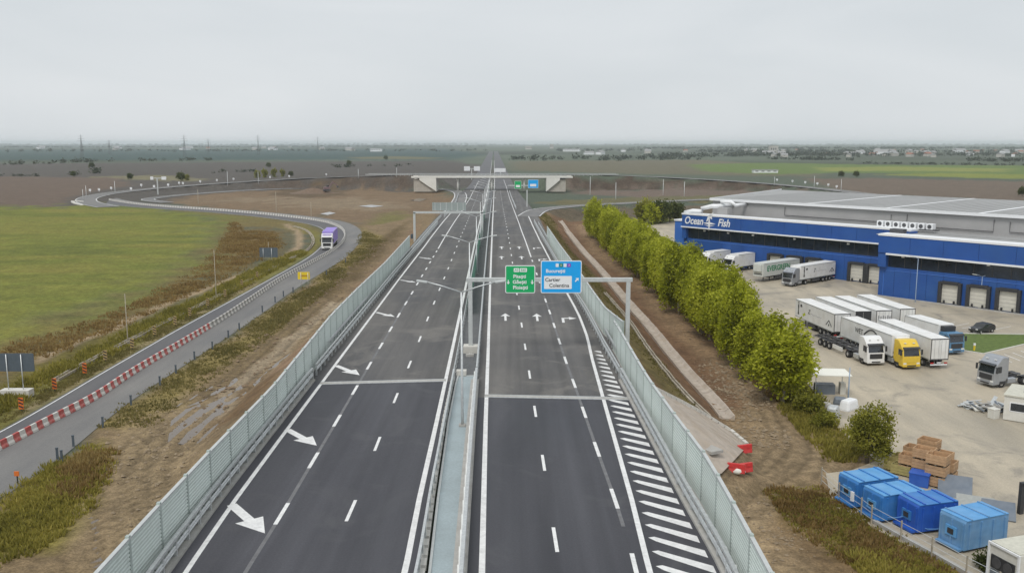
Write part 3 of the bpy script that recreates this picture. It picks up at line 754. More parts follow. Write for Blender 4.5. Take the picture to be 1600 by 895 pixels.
def dashes(pl, Y0, L, per, Ya, Yb, w, par):
    k0 = math.floor((Ya-Y0)/per)
    Y = Y0 + k0*per
    while Y < Yb:
        if Y >= Ya:
            a, b = at_Y(pl, Y), at_Y(pl, Y+L)
            d = (b-a).normalized(); n = Vector((d.y, -d.x, 0))*w/2; up = Vector((0,0,.012))
            MB().add([a-n+up, a+n+up, b+n+up, b-n+up], [(0,1,2,3)]).build('lane_dash', M_white, par)
        Y += per
l1, l2, r1, r2 = (sorted(back(q, 20), key=lambda p: p.y) for q in (L1, L2, R1, R2))
Yd = lambda x, y: D(x, y).y
dashes(l1, Yd(430,819), 3.1, 9.0, 30, Yd(687,385), .24, cw_l)
dashes(l2, Yd(542.5,814), 3.1, 12.0, 30, 560, .20, cw_l)
dashes(r1, Yd(870.5,862), 3.1, 12.0, 30, 560, .20, cw_r)
dashes(r2, Yd(937,713), 3.1, 9.0, 30, Yd(830,403), .24, cw_r)
paint_line('solid_lane_line', DENS(L1), .24, cw_l, Y0=Yd(685,389)); paint_line('solid_lane_line', DENS(R2), .24, cw_r, Y0=Yd(830,402))
paint_line('erased_line', DENS(L1), .22, cw_l, M_ghost, .006, Y1=Yd(640,462)); paint_line('erased_line', DENS(R2), .22, cw_r, M_ghost, .006, Y0=48, Y1=Yd(850,462))
# hatching between the running lane and the parapet
RP = [(1220,1120),(1126,895),(1062,780),(1001,662),(975,612),(955,575),(936,540)]
rpx = xs(back(DL(RP), 20)); r3x = xs(back(R3, 20))
Y = D(1,884).y - 12*1.69; 
y_end = D(930,546).y
while Y < y_end:
    xa = float(r3x(Y)) + .38; xb = float(rpx(Y)) - .12
    if xb - xa > .35:
        wdt = xb-xa; sl = .74; z = zdeck(Y)+.012; t = .86
        pts = [(xa+.0, Y+.0, z), (xa+.35, Y-t*.55, z), (xb, Y-sl*wdt-t*.5, z), (xb, Y-sl*wdt+t*.5, z), (xa+.35, Y-sl*.35+t*.42, z)]
        MB().add(pts, [(0,1,2,3,4)]).build('hatch_stripe', M_white, cw_r)
    Y += 1.69
# arrows
def arrow_mesh(kind):
    if kind == 'merge':   # long slanted arrow
        sh = [(-.38,0),(.38,0),(.38,3.3),(1.05,3.3),(0,6.0),(-1.05,3.3),(-.38,3.3)]
        f = [(0,1,2,6),(5,6,2,3,4)]
    elif kind == 'ahead':
        sh = [(-.14,0),(.14,0),(.14,3.2),(.62,2.9),(0,5.0),(-.62,2.9),(-.14,3.2)]; f = [(0,1,2,6),(5,6,2,3,4)]
    else:
        sh = [(-.16,0),(.16,0),(.16,2.6),(-.16,2.6),(-.16,3.1),(.75,3.1),(.75,2.6),(.75,3.8),(1.7,2.85),(.75,1.9)]
        f = [(0,1,2,3),(3,2,6,5,4),(7,9,8)]
    mb = MB(); mb.add([(x, y, 0) for x, y in sh], f); return mb.mesh('lane_arrow', M_white)
AM = {k: arrow_mesh(k) for k in ('merge', 'ahead', 'turn')}
def arrow(kind, tail, head, par):
    a, b = D(*tail), D(*head); d = b-a
    o = link('lane_arrow', AM[kind], par, at_deck(a, .014)); ln = {'merge': 6.0, 'ahead': 5.0, 'turn': 3.8}[kind]
    o.rotation_euler = (math.asin(max(-1, min(1, (zdeck(b.y)-zdeck(a.y))/max(d.length, .1)))), 0, math.atan2(d.y, d.x)-math.pi/2)
    if kind == 'merge': o.scale = (d.length/6.0*.92, d.length/6.0, 1)
for t_, h_ in (((362,788),(414,833)),((449,671),(495,696)),((525,571),(562,586)),((588,488),(617,495)),((626,437.5),(650,441.5)),((655,402),(675,405))):
    arrow('merge', t_, h_, cw_l)
for t_, h_ in (((790,501),(789,484)),((840,501.5),(837.5,485)),((784,405),(783,398)),((815.5,405),(814,398)),((784,389),(783,383)),((811.5,389),(810.5,383))):
    arrow('ahead', t_, (h_[0], h_[1]), cw_r)
for t_, h_ in (((880.5,504),(879.2,496)),((843,408),(842,403)),((834.5,389.5),(833.5,385.5))):
    arrow('turn', t_, h_, cw_r)

# slip roads, overpass approaches and local road
def road(name, pl, hw, m, dz=.05):
    return struct(ribbon(name, offset_pl(pl, -hw), offset_pl(pl, hw), m, None, dz))
rl = road('ramp_road', ramp_left, 5.2, M_asph2); rr_ = road('ramp_road', ramp_right, 5.2, M_asph2)
sr_ = road('slip_road', slip_right, 4.0, M_asph2, .03); sl_ = road('slip_road', slip_left, 3.5, M_asph2, .03)
def ribline(name, pl, off, w, m, par, dz): return ribbon(name, offset_pl(pl, off-w/2), offset_pl(pl, off+w/2), m, par, dz)
for par, pl, hw in ((rl, ramp_left, 5.2), (rr_, ramp_right, 5.2), (sr_, slip_right, 4.0), (sl_, slip_left, 3.5)):
    for o_ in (-hw+.4, hw-.4): ribline('edge_line', pl, o_, .35, M_white, par, .075)
lr1 = struct(ribbon('local_road', ROAD_L, ROAD_C, M_asph3, None, .05)); lr2 = struct(ribbon('local_road', ROAD_C, ROAD_R, M_asph2, None, .05))
ribline('edge_line', ROAD_L, .35, .16, M_white, lr1, .062)
# ---------------------------------------------------------------- noise barriers: posts and ribbed panels, each a part
def panel_mesh(L=4.0, H=3.0, rib=.2):
    mb = MB(); n = int(H/rib); prof = []
    for k in range(n):
        z = k*rib; prof += [(.05, z+.02), (.085, z+.06), (.085, z+rib-.06), (.05, z+rib-.02)]
    back_ = [(-.06, H-.02), (-.06, .02)]
    pts = prof + back_; m = len(pts)
    mb.v = [(.06, y, z) for y, z in pts] + [(L-.06, y, z) for y, z in pts]
    for i in range(m): mb.f.append([i, (i+1) % m, m+(i+1) % m, m+i]); mb.m.append(0)
    mb.f.append(list(range(m))[::-1]); mb.f.append(list(range(m, 2*m))); mb.m += [0, 0]
    return mb.mesh('panel', M_panel)
PANEL = panel_mesh()
_pm = MB(); _pm.box((0,0,1.55), (.18,.22,3.3)); POSTM = _pm.mesh('post', M_post)
_pm = MB(); _pm.box((2.0,0,3.05), (4.0,.2,.10)); CAPM = _pm.mesh('top_rail', M_zinc)
_pm = MB(); _pm.box((2.0,0,-.25), (4.0,.3,.56)); PLINTH = _pm.mesh('plinth', M_conc)
def barrier(pl, label, facing=1, step=4.0):
    pts = resample(pl, step); pts = ondeck(pts)
    root = thing('noise_barrier', label, 'noise barrier', pts[0])
    o0 = pts[0]
    for i, p in enumerate(pts):
        link('post', POSTM, root, p-o0)
        if i == len(pts)-1: break
        d = pts[i+1]-p; L = d.length
        rz = math.atan2(d.y, d.x); ry = -math.asin(d.z/L)
        for nm, me in (('panel', PANEL), ('top_rail', CAPM), ('plinth', PLINTH)):
            q = link(nm, me, root, p-o0); q.rotation_euler = (0, ry, rz); q.scale = (L/4.0, facing, 1)
    return root
pl_left = [p for p in back(LE, 36) if p.y < 255]; pl_left.sort(key=lambda p: p.y)
barrier(pl_left, 'pale ribbed noise barrier wall beside the carriageway with the slanted merge arrows', -1)
reS = sorted(back(RE, 36), key=lambda p: p.y)
jog = D(966, 560).y + 4
near_r = [p for p in reS if p.y < jog]; near_r.append(Vector((float(xRE(jog)), jog, 0)))
far_r = [Vector((float(xRE(jog))+.9, jog-.6, 0))] + [p+Vector((.0,0,0)) for p in reS if jog+4 < p.y < D(838,337).y]
barrier(near_r, 'pale ribbed noise barrier along the hatched strip, from the gantry towards the bridge', 1)
barrier(far_r, 'pale noise barrier along the embankment from the gantry to the exit slip road', 1)
# ---------------------------------------------------------------- guard rails
def wbeam(mb, pts, z, side):
    """two-wave steel rail on one side"""
    s = side
    sweep(pts, [(0,z-.16),(s*.08,z-.11),(s*.08,z-.05),(s*.02,z),(s*.08,z+.05),(s*.08,z+.11),(0,z+.16)], False, mb)
_gp = MB(); _gp.box((0,0,.42), (.12,.10,.84)); GPOST = _gp.mesh('post', M_galv)
_gp = MB(); _gp.box((0,0,.55), (.14,.16,1.1)); GPOST2 = _gp.mesh('post', M_galv)
def guardrail(pl, label, side=1, style='w', step=2.0, near=150):
    pts = ondeck(resample(pl, step)); o0 = pts[0].copy()
    root = thing('guard_rail', label, 'guard rail', o0)
    loc = [p-o0 for p in pts]
    mb = MB()
    if style == 'w':
        wbeam(mb, loc, .70, side); mb.build('rail', M_galv, root, fixn=False)
    elif style == 'double':
        wbeam(mb, loc, .62, side); mb.build('rail', M_galv, root, fixn=False)
        mb = MB(); sweep(loc, [(-.07,.98),(.07,.98),(.07,1.1),(-.07,1.1)], True, mb); mb.build('top_rail', M_galv, root)
    else:   # bridge parapet with kerb and zig-zag bracing
        wbeam(mb, loc, .62, side); mb.build('rail', M_galv, root, fixn=False)
        mb = MB(); sweep(loc, [(-.10,1.06),(.10,1.06),(.10,1.22),(-.10,1.22)], True, mb); mb.build('top_rail', M_galv, root)
        nn = normals2(loc); mb = MB()
        for i in range(0, len(loc)-1):
            a, b = loc[i]-nn[i]*side*.16, loc[i+1]-nn[i]*side*.16
            mb.bar(a+Vector((0,0,.15)), (a+b)/2+Vector((0,0,1.1)), .09, .09); mb.bar((a+b)/2+Vector((0,0,1.1)), b+Vector((0,0,.15)), .09, .09)
        stuff(mb.build('bracing', M_zinc, root))
        mb = MB(); sweep(loc, [(side*.22,0),(side*.22,.16),(-side*.5,.16),(-side*.5,0)], False, mb); mb.build('kerb', M_conc, root)
    far = MB()
    for p in loc:
        if (p+o0).y < near: link('post', GPOST if style == 'w' else GPOST2, root, p - Vector((0,0,0)))
        else: far.box(p+Vector((0,0,.4)), (.12,.1,.8))
    if far.v: stuff(far.build('far_posts', M_galv, root))
    return root
def clipY(pl, a, b):
    q = sorted(pl, key=lambda p: p.y); ys = [p.y for p in q]; x = [p.x for p in q]
    out_ = [Vector((float(np.interp(Y, ys, x)), Y, 0)) for Y in np.arange(a, b+.01, 3.0)]
    return out_
LEs, L3s, R0s = sorted(back(LE, 20), key=lambda p: p.y), sorted(back(L3, 20), key=lambda p: p.y), sorted(back(R0, 20), key=lambda p: p.y)
L0s = sorted(back(L0, 20), key=lambda p: p.y)
sh = lambda pl, d: [p+Vector((d, 0, 0)) for p in pl]
guardrail(clipY(sh(L0s, -.95), 38, ABUT+1), 'steel bridge parapet with zigzag bracing beside the merge arrows', 1, 'z')
guardrail(clipY(sh(L0s, -1.0), ABUT+3, 262), 'double steel guard rail on the embankment beside the merge arrows', 1, 'double')
guardrail(clipY(sh(L0s, -2.0), ABUT+6, 300), 'outer steel guard rail close to the long noise barrier', 1, 'w')
rpS = sorted(back(DL(RP), 20), key=lambda p: p.y)
guardrail(clipY(sh(rpS, .25), 38, ABUT+2), 'steel bridge parapet with zigzag bracing beside the white hatching', -1, 'z')
R3s = sorted(back(R3, 20), key=lambda p: p.y)
_yy0 = D(936,540).y; _off = float(xs(rpS)(_yy0)) - float(r3x(_yy0))
tr = [p for p in clipY(sh(rpS, .25), ABUT+2, _yy0)] + [Vector((float(r3x(Y)) + .75 + max(0, _off-.5)*math.exp(-(Y-_yy0)/14), Y, 0)) for Y in np.arange(_yy0+3, 268, 3)]
guardrail(tr, 'steel guard rail following the solid edge line of the exit lane', -1, 'double')
guardrail([p+Vector((1.0,0,0)) for p in tr[3:-2]], 'outer steel guard rail between exit lane and noise barrier', -1, 'w')
guardrail(clipY(sh(L3s, .75), 38, ABUT+1), 'steel parapet between the safety net and the oncoming lanes', -1, 'double')
guardrail(clipY(sh(L3s, .75), ABUT+2, 420), 'median guard rail beside the green screen', -1, 'w', near=110)
guardrail(clipY(sh(R0s, -.95), 38, ABUT+1), 'steel bridge parapet between the safety net and the straight ahead lanes', 1, 'z')
guardrail(clipY(sh(R0s, -.95), ABUT+2, 420), 'median guard rail beside the straight ahead lanes', 1, 'double', near=110)
g1 = D(800,322).y
guardrail([Vector((float(r3x(Y))*0+at_Y(r2, Y).x + .9, Y, 0)) for Y in np.arange(D(813,328).y, D(795,300).y, 3)], 'pale guard rail at the gore beyond the exit lane', -1, 'double', near=0)
guardrail([D(x, y) for x, y in [(694,340),(703,330),(712,318),(716,305)]], 'pale guard rail where the slip road joins by the grey gantry', 1, 'double', near=0)
# green anti-glare screen in the median
Y0s, Y1s = D(722,492).y, 330
pts = ondeck(clipY(sh(L3s, 1.15), Y0s, Y1s)); o0 = pts[0].copy()
gs = thing('glare_screen', 'tall green anti-glare screen standing in the planted median behind the gantry post', 'screen', o0)
for i in range(0, len(pts)-1):
    a, b = pts[i]-o0, pts[i+1]-o0; mb = MB()
    mb.bar(a+Vector((0,0,1.65)), b+Vector((0,0,1.65)), .06, 3.0)
    if i < 60: mb.build('screen_panel', M_green, gs)
    mb = MB(); mb.box(a+Vector((0,0,1.6)), (.1,.1,3.25)); mb.build('post', M_post, gs)
mb = MB(); sweep([p-o0 for p in pts], [(-.05,3.17),(.05,3.17),(.05,3.29),(-.05,3.29)], True, mb); mb.build('top_rail', M_zinc, gs)

# ---------------------------------------------------------------- sign gantries
def rounded(w, h, r, n=4):
    pts = []
    for cx, cy, a0 in ((w/2-r, h/2-r, 0), (-w/2+r, h/2-r, 90), (-w/2+r, -h/2+r, 180), (w/2-r, -h/2+r, 270)):
        for k in range(n+1): a = R(a0+90*k/n); pts.append((cx+r*math.cos(a), cy+r*math.sin(a)))
    return pts
def plate(mb, w, h, r, y0, y1, cx=0, cz=0, mi=0):
    pr = [(x+cx, z+cz) for x, z in rounded(w, h, r)]
    return mb.prism(pr, y0, y1, mi)
def sign_panel(parent, cx, cz, w, h, face, y):
    mb = MB(); plate(mb, w, h, .16, y-.04, y+.05, cx, cz, 0); plate(mb, w-.16, h-.16, .11, y-.055, y-.035, cx, cz, 1)
    return mb.build('sign_panel', [M_swhite, face], parent)
base = D(735.5, 549)
gx0 = base.x; gy = base.y; gz = base.z
tq = lambda x, y: ((x-800)/FPX, (447.5-y)/FPX)
def at_plane(x, y, Y):
    u, v = tq(x, y); dy = _cp+v*_sp; t = Y/dy; return Vector((u*t, Y, CAMH+(-_sp+v*_cp)*t))
gan = thing('sign_gantry', 'grey steel portal gantry over the straight ahead lanes carrying a green and a blue sign', 'gantry', (gx0, gy, gz))
bl, br_ = at_plane(735, 437, gy), at_plane(985, 437, gy)
lx = lambda p: p.x-gx0; lz = lambda p: p.z-gz
zb = (lz(bl)+lz(br_))/2; xr = lx(br_)
mb = MB(); mb.box((0,0,zb/2), (.42,.42,zb)); mb.build('post', M_zinc, gan, bevel=.03)
mb = MB(); mb.box((xr-.2,0,zb/2-.6), (.42,.42,zb+1.2)); mb.build('post', M_zinc, gan, bevel=.03)
mb = MB(); mb.box((xr/2-.1,0,zb), (xr+.62,.44,.40)); mb.build('beam', M_zinc, gan, bevel=.03)
mb = MB(); mb.box((0,0,.3), (1.5,1.3,.75)); mb.build('footing', M_concl, gan, bevel=.04)
mb = MB()
for sx in (-.16,.16):
    mb.tube([(sx,-.23,.8),(sx,-.23,.0),(0,-1.5,-.02)], .05, 6)
mb.build('cable_duct', M_zinc, gan)
mb = MB(); mb.box((0,-1.9,.06), (.8,.5,.22)); mb.build('duct_cover', M_conc, gan)
def sp(x0, y0, x1, y1, face):
    a, b = at_plane(x0, y0, gy), at_plane(x1, y1, gy)
    cx, cz, w, h = (lx(a)+lx(b))/2, (lz(a)+lz(b))/2, b.x-a.x, a.z-b.z
    p = sign_panel(gan, cx, cz, w, h, face, -.32)
    return p, cx, cz, w, h
F = (math.pi/2, 0, 0)
g, cx, cz, w, h = sp(789.5, 414, 836, 457, M_sgreen)
yf = -.32-.062
text("Pitești", .50, M_swhite, g, (cx-.06, yf, cz+h*.10), F, bold=.012)
text("Găești", .50, M_swhite, g, (cx-.06, yf, cz-h*.10), F, bold=.012)
text("Ploiești", .50, M_swhite, g, (cx+.02, yf, cz-h*.30), F, bold=.012)
mb = MB(); plate(mb, .56, .40, .06, yf-.012, yf, cx-.38, cz+h*.335, 0); plate(mb, .72, .40, .06, yf-.012, yf, cx+.32, cz+h*.335, 0)
mb.build('route_shield', M_swhite, g)
text("A0", .34, M_sgreen, g, (cx-.38, yf-.014, cz+h*.335), F); text("E60", .34, M_sgreen, g, (cx+.32, yf-.014, cz+h*.335), F)
for sx in (-1, 1):
    mb = MB(); ax = cx+sx*w*.40; az = cz-h*.10
    mb.prism([(ax-.05, az+.22), (ax+.05, az+.22), (ax+.05, az), (ax+.16, az), (ax, az-.24), (ax-.16, az), (ax-.05, az)], yf-.012, yf); mb.build('lane_symbol', M_swhite, g)
g, cx, cz, w, h = sp(845, 406.5, 908, 457, M_sblue)
text("București", .50, M_swhite, g, (cx-w*.14, yf, cz+h*.18), F, bold=.012)
mb = MB(); plate(mb, w*.68, h*.40, .08, yf-.012, yf, cx-w*.08, cz-h*.17); mb.build('inset_plate', M_swhite, g)
text("Cartier", .52, M_sblack, g, (cx-w*.21, yf-.014, cz-h*.09), F, bold=.006); text("Colentina", .52, M_sblack, g, (cx-w*.05, yf-.014, cz-h*.265), F, bold=.006)
for k, (c_, s_, wd) in enumerate(((M_swhite, '', .3), (M_egreen, 'E', .34), (M_swhite, '', .3), (M_purple, '3', .36))):
    mb = MB(); plate(mb, wd, .36, .06, yf-.012, yf, cx-.42+k*.40, cz+h*.36); o = mb.build('route_shield', c_, g)
    if s_: text(s_, .28, M_swhite, g, (cx-.42+k*.40, yf-.014, cz+h*.36), F)
mb = MB(); ax, az = cx+w*.385, cz-h*.09
mb.prism([(ax-.22,az-.14),(ax-.14,az-.22),(ax+.06,az-.02),(ax+.16,az-.12),(ax+.18,az+.2),(ax-.14,az+.18),(ax-.04,az+.08)], yf-.012, yf); mb.build('lane_symbol', M_swhite, g)

# grey gantry over the merging carriageway: seen from behind
b2 = D(648, 375); g2 = thing('sign_gantry', 'grey gantry seen from behind over the carriageway with merge arrows', 'gantry', b2)
Yg = b2.y
a_, c_ = at_plane(646, 332, Yg)-b2, at_plane(753, 332, Yg)-b2
mb = MB(); mb.box((0,0,a_.z/2-.7), (.5,.5,a_.z+1.4)); mb.build('post', M_zinc, g2)
mb = MB(); mb.box((c_.x,0,a_.z/2-.5), (.5,.5,a_.z+1.0)); mb.build('post', M_zinc, g2)
mb = MB(); mb.box((c_.x/2,0,a_.z), (c_.x+.5,.5,.45)); mb.build('beam', M_zinc, g2)
p0, p1 = at_plane(675, 316.5, Yg)-b2, at_plane(728, 329.5, Yg)-b2
mb = MB(); mb.box(((p0.x+p1.x)/2, .35, (p0.z+p1.z)/2), (p1.x-p0.x, .12, p0.z-p1.z)); sb_ = mb.build('sign_panel', M_gback, g2)
mb = MB()
for k in range(6): mb.box((p0.x+(k+.5)*(p1.x-p0.x)/6, .24, (p0.z+p1.z)/2), (.14,.1,(p0.z-p1.z)*.95))
mb.build('stiffener', M_zinc, sb_)
# distant green and blue signs before the overpass
b3 = D(824, 323); Yg = b3.y + 0
g3 = thing('sign_gantry', 'distant cantilever post carrying a green and a bright blue sign before the overpass', 'gantry', b3)
q = at_plane(823.5, 297, Yg)-b3
mb = MB(); mb.box((q.x,0,q.z/2), (.5,.5,q.z)); mb.build('post', M_zinc, g3)
e0 = at_plane(801, 290, Yg)-b3
mb = MB(); mb.box(((q.x+e0.x)/2+1,0,e0.z), (q.x-e0.x+6,.3,.35)); mb.build('beam', M_zinc, g3)
for (x0, y0, x1, y1, f_) in ((804,283,814.5,295,M_sgreen), (825,281,841,294,M_sblue)):
    a_, c_ = at_plane(x0, y0, Yg)-b3, at_plane(x1, y1, Yg)-b3
    s_ = sign_panel(g3, (a_.x+c_.x)/2, (a_.z+c_.z)/2, c_.x-a_.x, a_.z-c_.z, f_, -.3)
    mb = MB(); mb.box(((a_.x+c_.x)/2, -.375, (a_.z+c_.z)/2-.5), ((c_.x-a_.x)*.6, .02, (a_.z-c_.z)*.3)); mb.build('text_block', M_swhite, s_)
def t_sign(px, yb, xs_, ys_, label, hw=None):
    b = D(px, yb) if hw is None else P(px, yb, 0); Yq = b.y
    g = thing('sign_gantry', label, 'gantry', b)
    top = at_plane(px, (ys_[0]+ys_[1])/2, Yq)-b
    mb = MB(); mb.box((0,0,top.z/2), (.6,.6,top.z)); mb.build('post', M_zinc, g)
    l_, r_ = at_plane(xs_[0][0], ys_[0], Yq)-b, at_plane(xs_[-1][1], ys_[0], Yq)-b
    mb = MB(); mb.box(((l_.x+r_.x)/2, 0, top.z), (r_.x-l_.x, .4, .4)); mb.build('beam', M_zinc, g)
    for x0, x1 in xs_:
        a_, c_ = at_plane(x0, ys_[0], Yq)-b, at_plane(x1, ys_[1], Yq)-b
        mb = MB(); mb.box(((a_.x+c_.x)/2, -.3, (a_.z+c_.z)/2), (c_.x-a_.x, .15, a_.z-c_.z)); mb.build('sign_panel', M_trim, g)
t_sign(737, 281, [(725,734.5),(740.5,750)], (260,267), 'far gantry with two pale square signs just beyond the overpass')
t_sign(247, 304, [(235,240),(252.5,260)], (276,281), 'small T-shaped gantry with two white signs beside the loop road', 1)
t_sign(782, 279, [(772,790)], (263,269), 'far pale sign bridge beyond the overpass over the straight ahead lanes')

# ---------------------------------------------------------------- lamp posts
def lamp(name, loc, h, label, cat='street lamp', group=None, arms=2, reach=2.6, rise=.8, rz=0.0, r=.09, m=None):
    m = m or M_galv
    t = thing(name, label, cat, loc, rz, group)
    mb = MB(); mb.tube([(0,0,-.2),(0,0,1.2),(0,0,h)], [r*1.3, r*1.1, r*.75], 8); mb.build('pole', m, t, smooth=True)
    for sx in ((-1, 1) if arms == 2 else (-1,) if arms == 1 else ()):
        mb = MB(); mb.tube([(0,0,h),(sx*reach*.5,0,h+rise*.55),(sx*reach,0,h+rise)], r*.62, 6); a = mb.build('arm', m, t, smooth=True)
        mb = MB(); mb.box((sx*(reach+.3),0,h+rise+.02), (.8,.3,.14), M=Matrix.Rotation(-sx*.15, 3, 'Y')); mb.build('lamp_head', M_zinc, a, bevel=.04)
    mb = MB(); mb.box((0,0,.06), (.5,.5,.14)); mb.build('base_plate', M_conc, t)
    return t
mx_ = lambda Y: float((xL3(Y)*.62+xR0(Y)*.38))
for k in range(11):
    Y = 66.5+42*k
    c0 = Vector((mx_(Y), Y, zdeck(Y)))
    if k == 0: c0.x = D(718, 690).x
    lb = 'nearest double-armed street lamp, its pole rising beside the safety net' if k == 0 else \
         'second double-armed street lamp in the median, just behind the gantry' if k == 1 else \
         '%s double-armed street lamp in the median, counted from the safety net' % ORD[k]
    lamp('street_lamp', c0, 10.2 if k == 0 else 9.6, lb, group='lamps along the motorway median')
def pole_px(xb, yb, yt, label, arms=0, r=.07, ground=True, reach=1.6, group='lamps along the local road', rz=0.0):
    b = G(xb, yb); t_ = at_plane(xb, yt, b.y)
    return lamp('lamp_post', b, t_.z-b.z, label, 'lamp post', group, arms, reach, .2, rz, r, M_barkp if arms == 0 else M_galv)
pole_px(200, 536, 459, 'tall slender lamp post beside the concrete ditch, between two striped boards', 0)
pole_px(338, 466, 390, 'slender lamp post where the weeds meet the ditch, before the bend', 0)
pole_px(432, 334, 300, 'slender lamp post on the loop side of the local road, next to the excavator heap', 0, .1)
pole_px(486.5, 342, 316, 'slender lamp post behind the violet truck at the bend', 0, .1)
pole_px(310, 318, 296, 'thin lamp post inside the loop road', 0, .12)
pole_px(420, 400, 378, 'thin lamp post beside the dirt track bend', 0, .07)
for i, (x, y, yt) in enumerate([(135,308,290),(180,302,283),(356,291,268),(404,289,268),(130,312,296),(620,277,262),(560,279,264)]):
    b = G(x, y); q = at_plane(x, yt, b.y)
    lamp('lamp_post', b, max(4, q.z-b.z), 'far slender lamp post along the loop road and ramp', 'lamp post', 'far lamps on the loop road', 0, r=.13)
for i, (x, y, yt) in enumerate([(922,305,276),(962,312,285),(1036,305,280),(1069,307,284),(1210,290,276),(1272,293,275),(1314,298,280)]):
    b = G(x, y); q = at_plane(x, yt, b.y)
    lamp('lamp_post', b, max(4, q.z-b.z), 'far slender lamp post beside the ramp above the warehouse', 'lamp post', 'far lamps on the ramp beyond the trees', 0, r=.13)
# round delineators on the ramps
_sd = MB(); _sd.box((0,0,.6), (.12,.12,1.2)); _sd.box((0,-.1,1.5), (1.3,.1,1.3)); SDM = _sd.mesh('chevron_board', [M_trim])
for i, (x, y) in enumerate([(141,298),(155,297),(174,294.5),(205,295.5),(221,289.5),(241,292),(263,289.5),(280,286),(286,286.5),(313,283.5),(339,281.5),(365,279.5),(422,276.5),(452,275),(510,272),(1214,281),(1238,283),(1258,285),(1277,287),(1294,289),(1307,292)]):
    g_ = G(x, y+3)
    tag(link('chevron_board', SDM, None, g_), 'small white curve board on the outer edge of the ramp', 'curve board', 'white curve boards along the ramps')

# ---------------------------------------------------------------- barrier blocks down the middle of the local road
def block_mesh(m):
    mb = MB(); mb.prism([(-.3,0),(.3,0),(.26,.2),(.13,.38),(.10,.82),(-.10,.82),(-.13,.38),(-.26,.2)], -.46, .46); return mb.mesh('barrier_block', m, bevel=.02)
BLK = {'red': block_mesh(M_jred), 'white': block_mesh(M_jwht), 'grey': block_mesh(M_jgry)}
bp_ = resample(ROAD_C, .98)
bp_ = [p for p in bp_ if p.y > 55]; bp_ = bp_[:700]
rest = MB()
for i, p in enumerate(bp_[:-1]):
    d = bp_[i+1]-p; rz = math.atan2(d.y, d.x)-math.pi/2
    far = p.y > G(330, 512).y
    kind = 'white' if i % 2 else ('grey' if far and i % 4 != 9 else 'red')
    if i < 300:
        o = link('barrier_block', BLK[kind], None, p+Vector((0,0,.055)), rz)
        tag(o, {'red': 'red barrier block in the row dividing the local road', 'white': 'white barrier block in the row dividing the local road',
                'grey': 'dull grey barrier block in the row dividing the local road, towards the bend'}[kind], 'barrier block', 'blocks dividing the local road')
    else: rest.box(p+Vector((0,0,.45)), (.55,.96,.95), rz=rz, mi=i % 2, taper=(.5,1))
o = stuff(rest.build('far_barrier_blocks', [M_jgry, M_jwht])); tag(o, 'far row of barrier blocks dividing the local road round the loop', 'barrier blocks')
# striped boards on the shoulder
_sb = MB(); _sb.box((0,0,.5), (.10,.10,1.0)); _sb.box((0,-.03,1.0), (.5,.06,1.3), mi=1)
for k in range(3): _sb.box((0,-.065,.62+k*.4), (.5,.012,.16), mi=2, M=Matrix.Rotation(.5, 3, 'Y'))
SB = _sb.mesh('striped_board', [M_black, M_orange, M_sblack])
_sb = MB(); _sb.box((0,0,.5), (.10,.10,1.0)); _sb.box((0,-.03,1.0), (.5,.06,1.3), mi=1)
for k in range(3): _sb.box((0,-.065,.62+k*.4), (.5,.012,.16), mi=2, M=Matrix.Rotation(.5, 3, 'Y'))
SB2 = _sb.mesh('striped_board', [M_black, mat('ochre_board', (.42,.30,.12), .6, var=.1), M_sblack])
for i, (x, y) in enumerate([(34,644),(86,612),(133,587),(165,566),(207,547),(242,526),(274,510),(297,496),(325,480),(352,466),(378,450),(402,436)]):
    o = link('striped_board', SB if i < 3 else SB2, None, G(x, y)); o.rotation_euler = (0, 0, .2)
    tag(o, ['orange striped board nearest to the dark sign back', 'orange striped board second along the shoulder', 'orange striped board third along the shoulder'][i] if i < 3 else '%s striped board along the shoulder, ochre, counted from the dark sign back' % ORD[i], 'striped board', 'striped boards along the local road')
# dark marker posts on the near verge
_mp = MB(); _mp.box((0,0,.55), (.22,.12,1.15)); _mp.box((0,0,1.12), (.26,.15,.1)); MPM = _mp.mesh('marker_post', M_sback)
for i, (x, y) in enumerate([(90,718),(97,722),(115,698),(161,668),(205,633),(250,602),(275,584),(304,562),(332,546),(357,528),(374,516),(410,488),(430,473),(443,464),(458,458),(510,430),(540,411)]):
    o = link('marker_post', MPM, None, G(x, y)); o.rotation_euler = (0, 0, .4)
    tag(o, '%s dark marker post on the verge, counted from the orange marker' % ORD[i], 'marker post', 'marker posts along the verge')
mb = MB(); mb.tube([(0,0,0),(0,0,.9)], .06, 6); mb.box((0,-.05,1.0), (.42,.06,.42), mi=1)
o = mb.build('orange_marker', [M_black, M_orange], loc=G(28, 757)); tag(o, 'small orange marker on a stick at the edge of the near verge', 'marker')
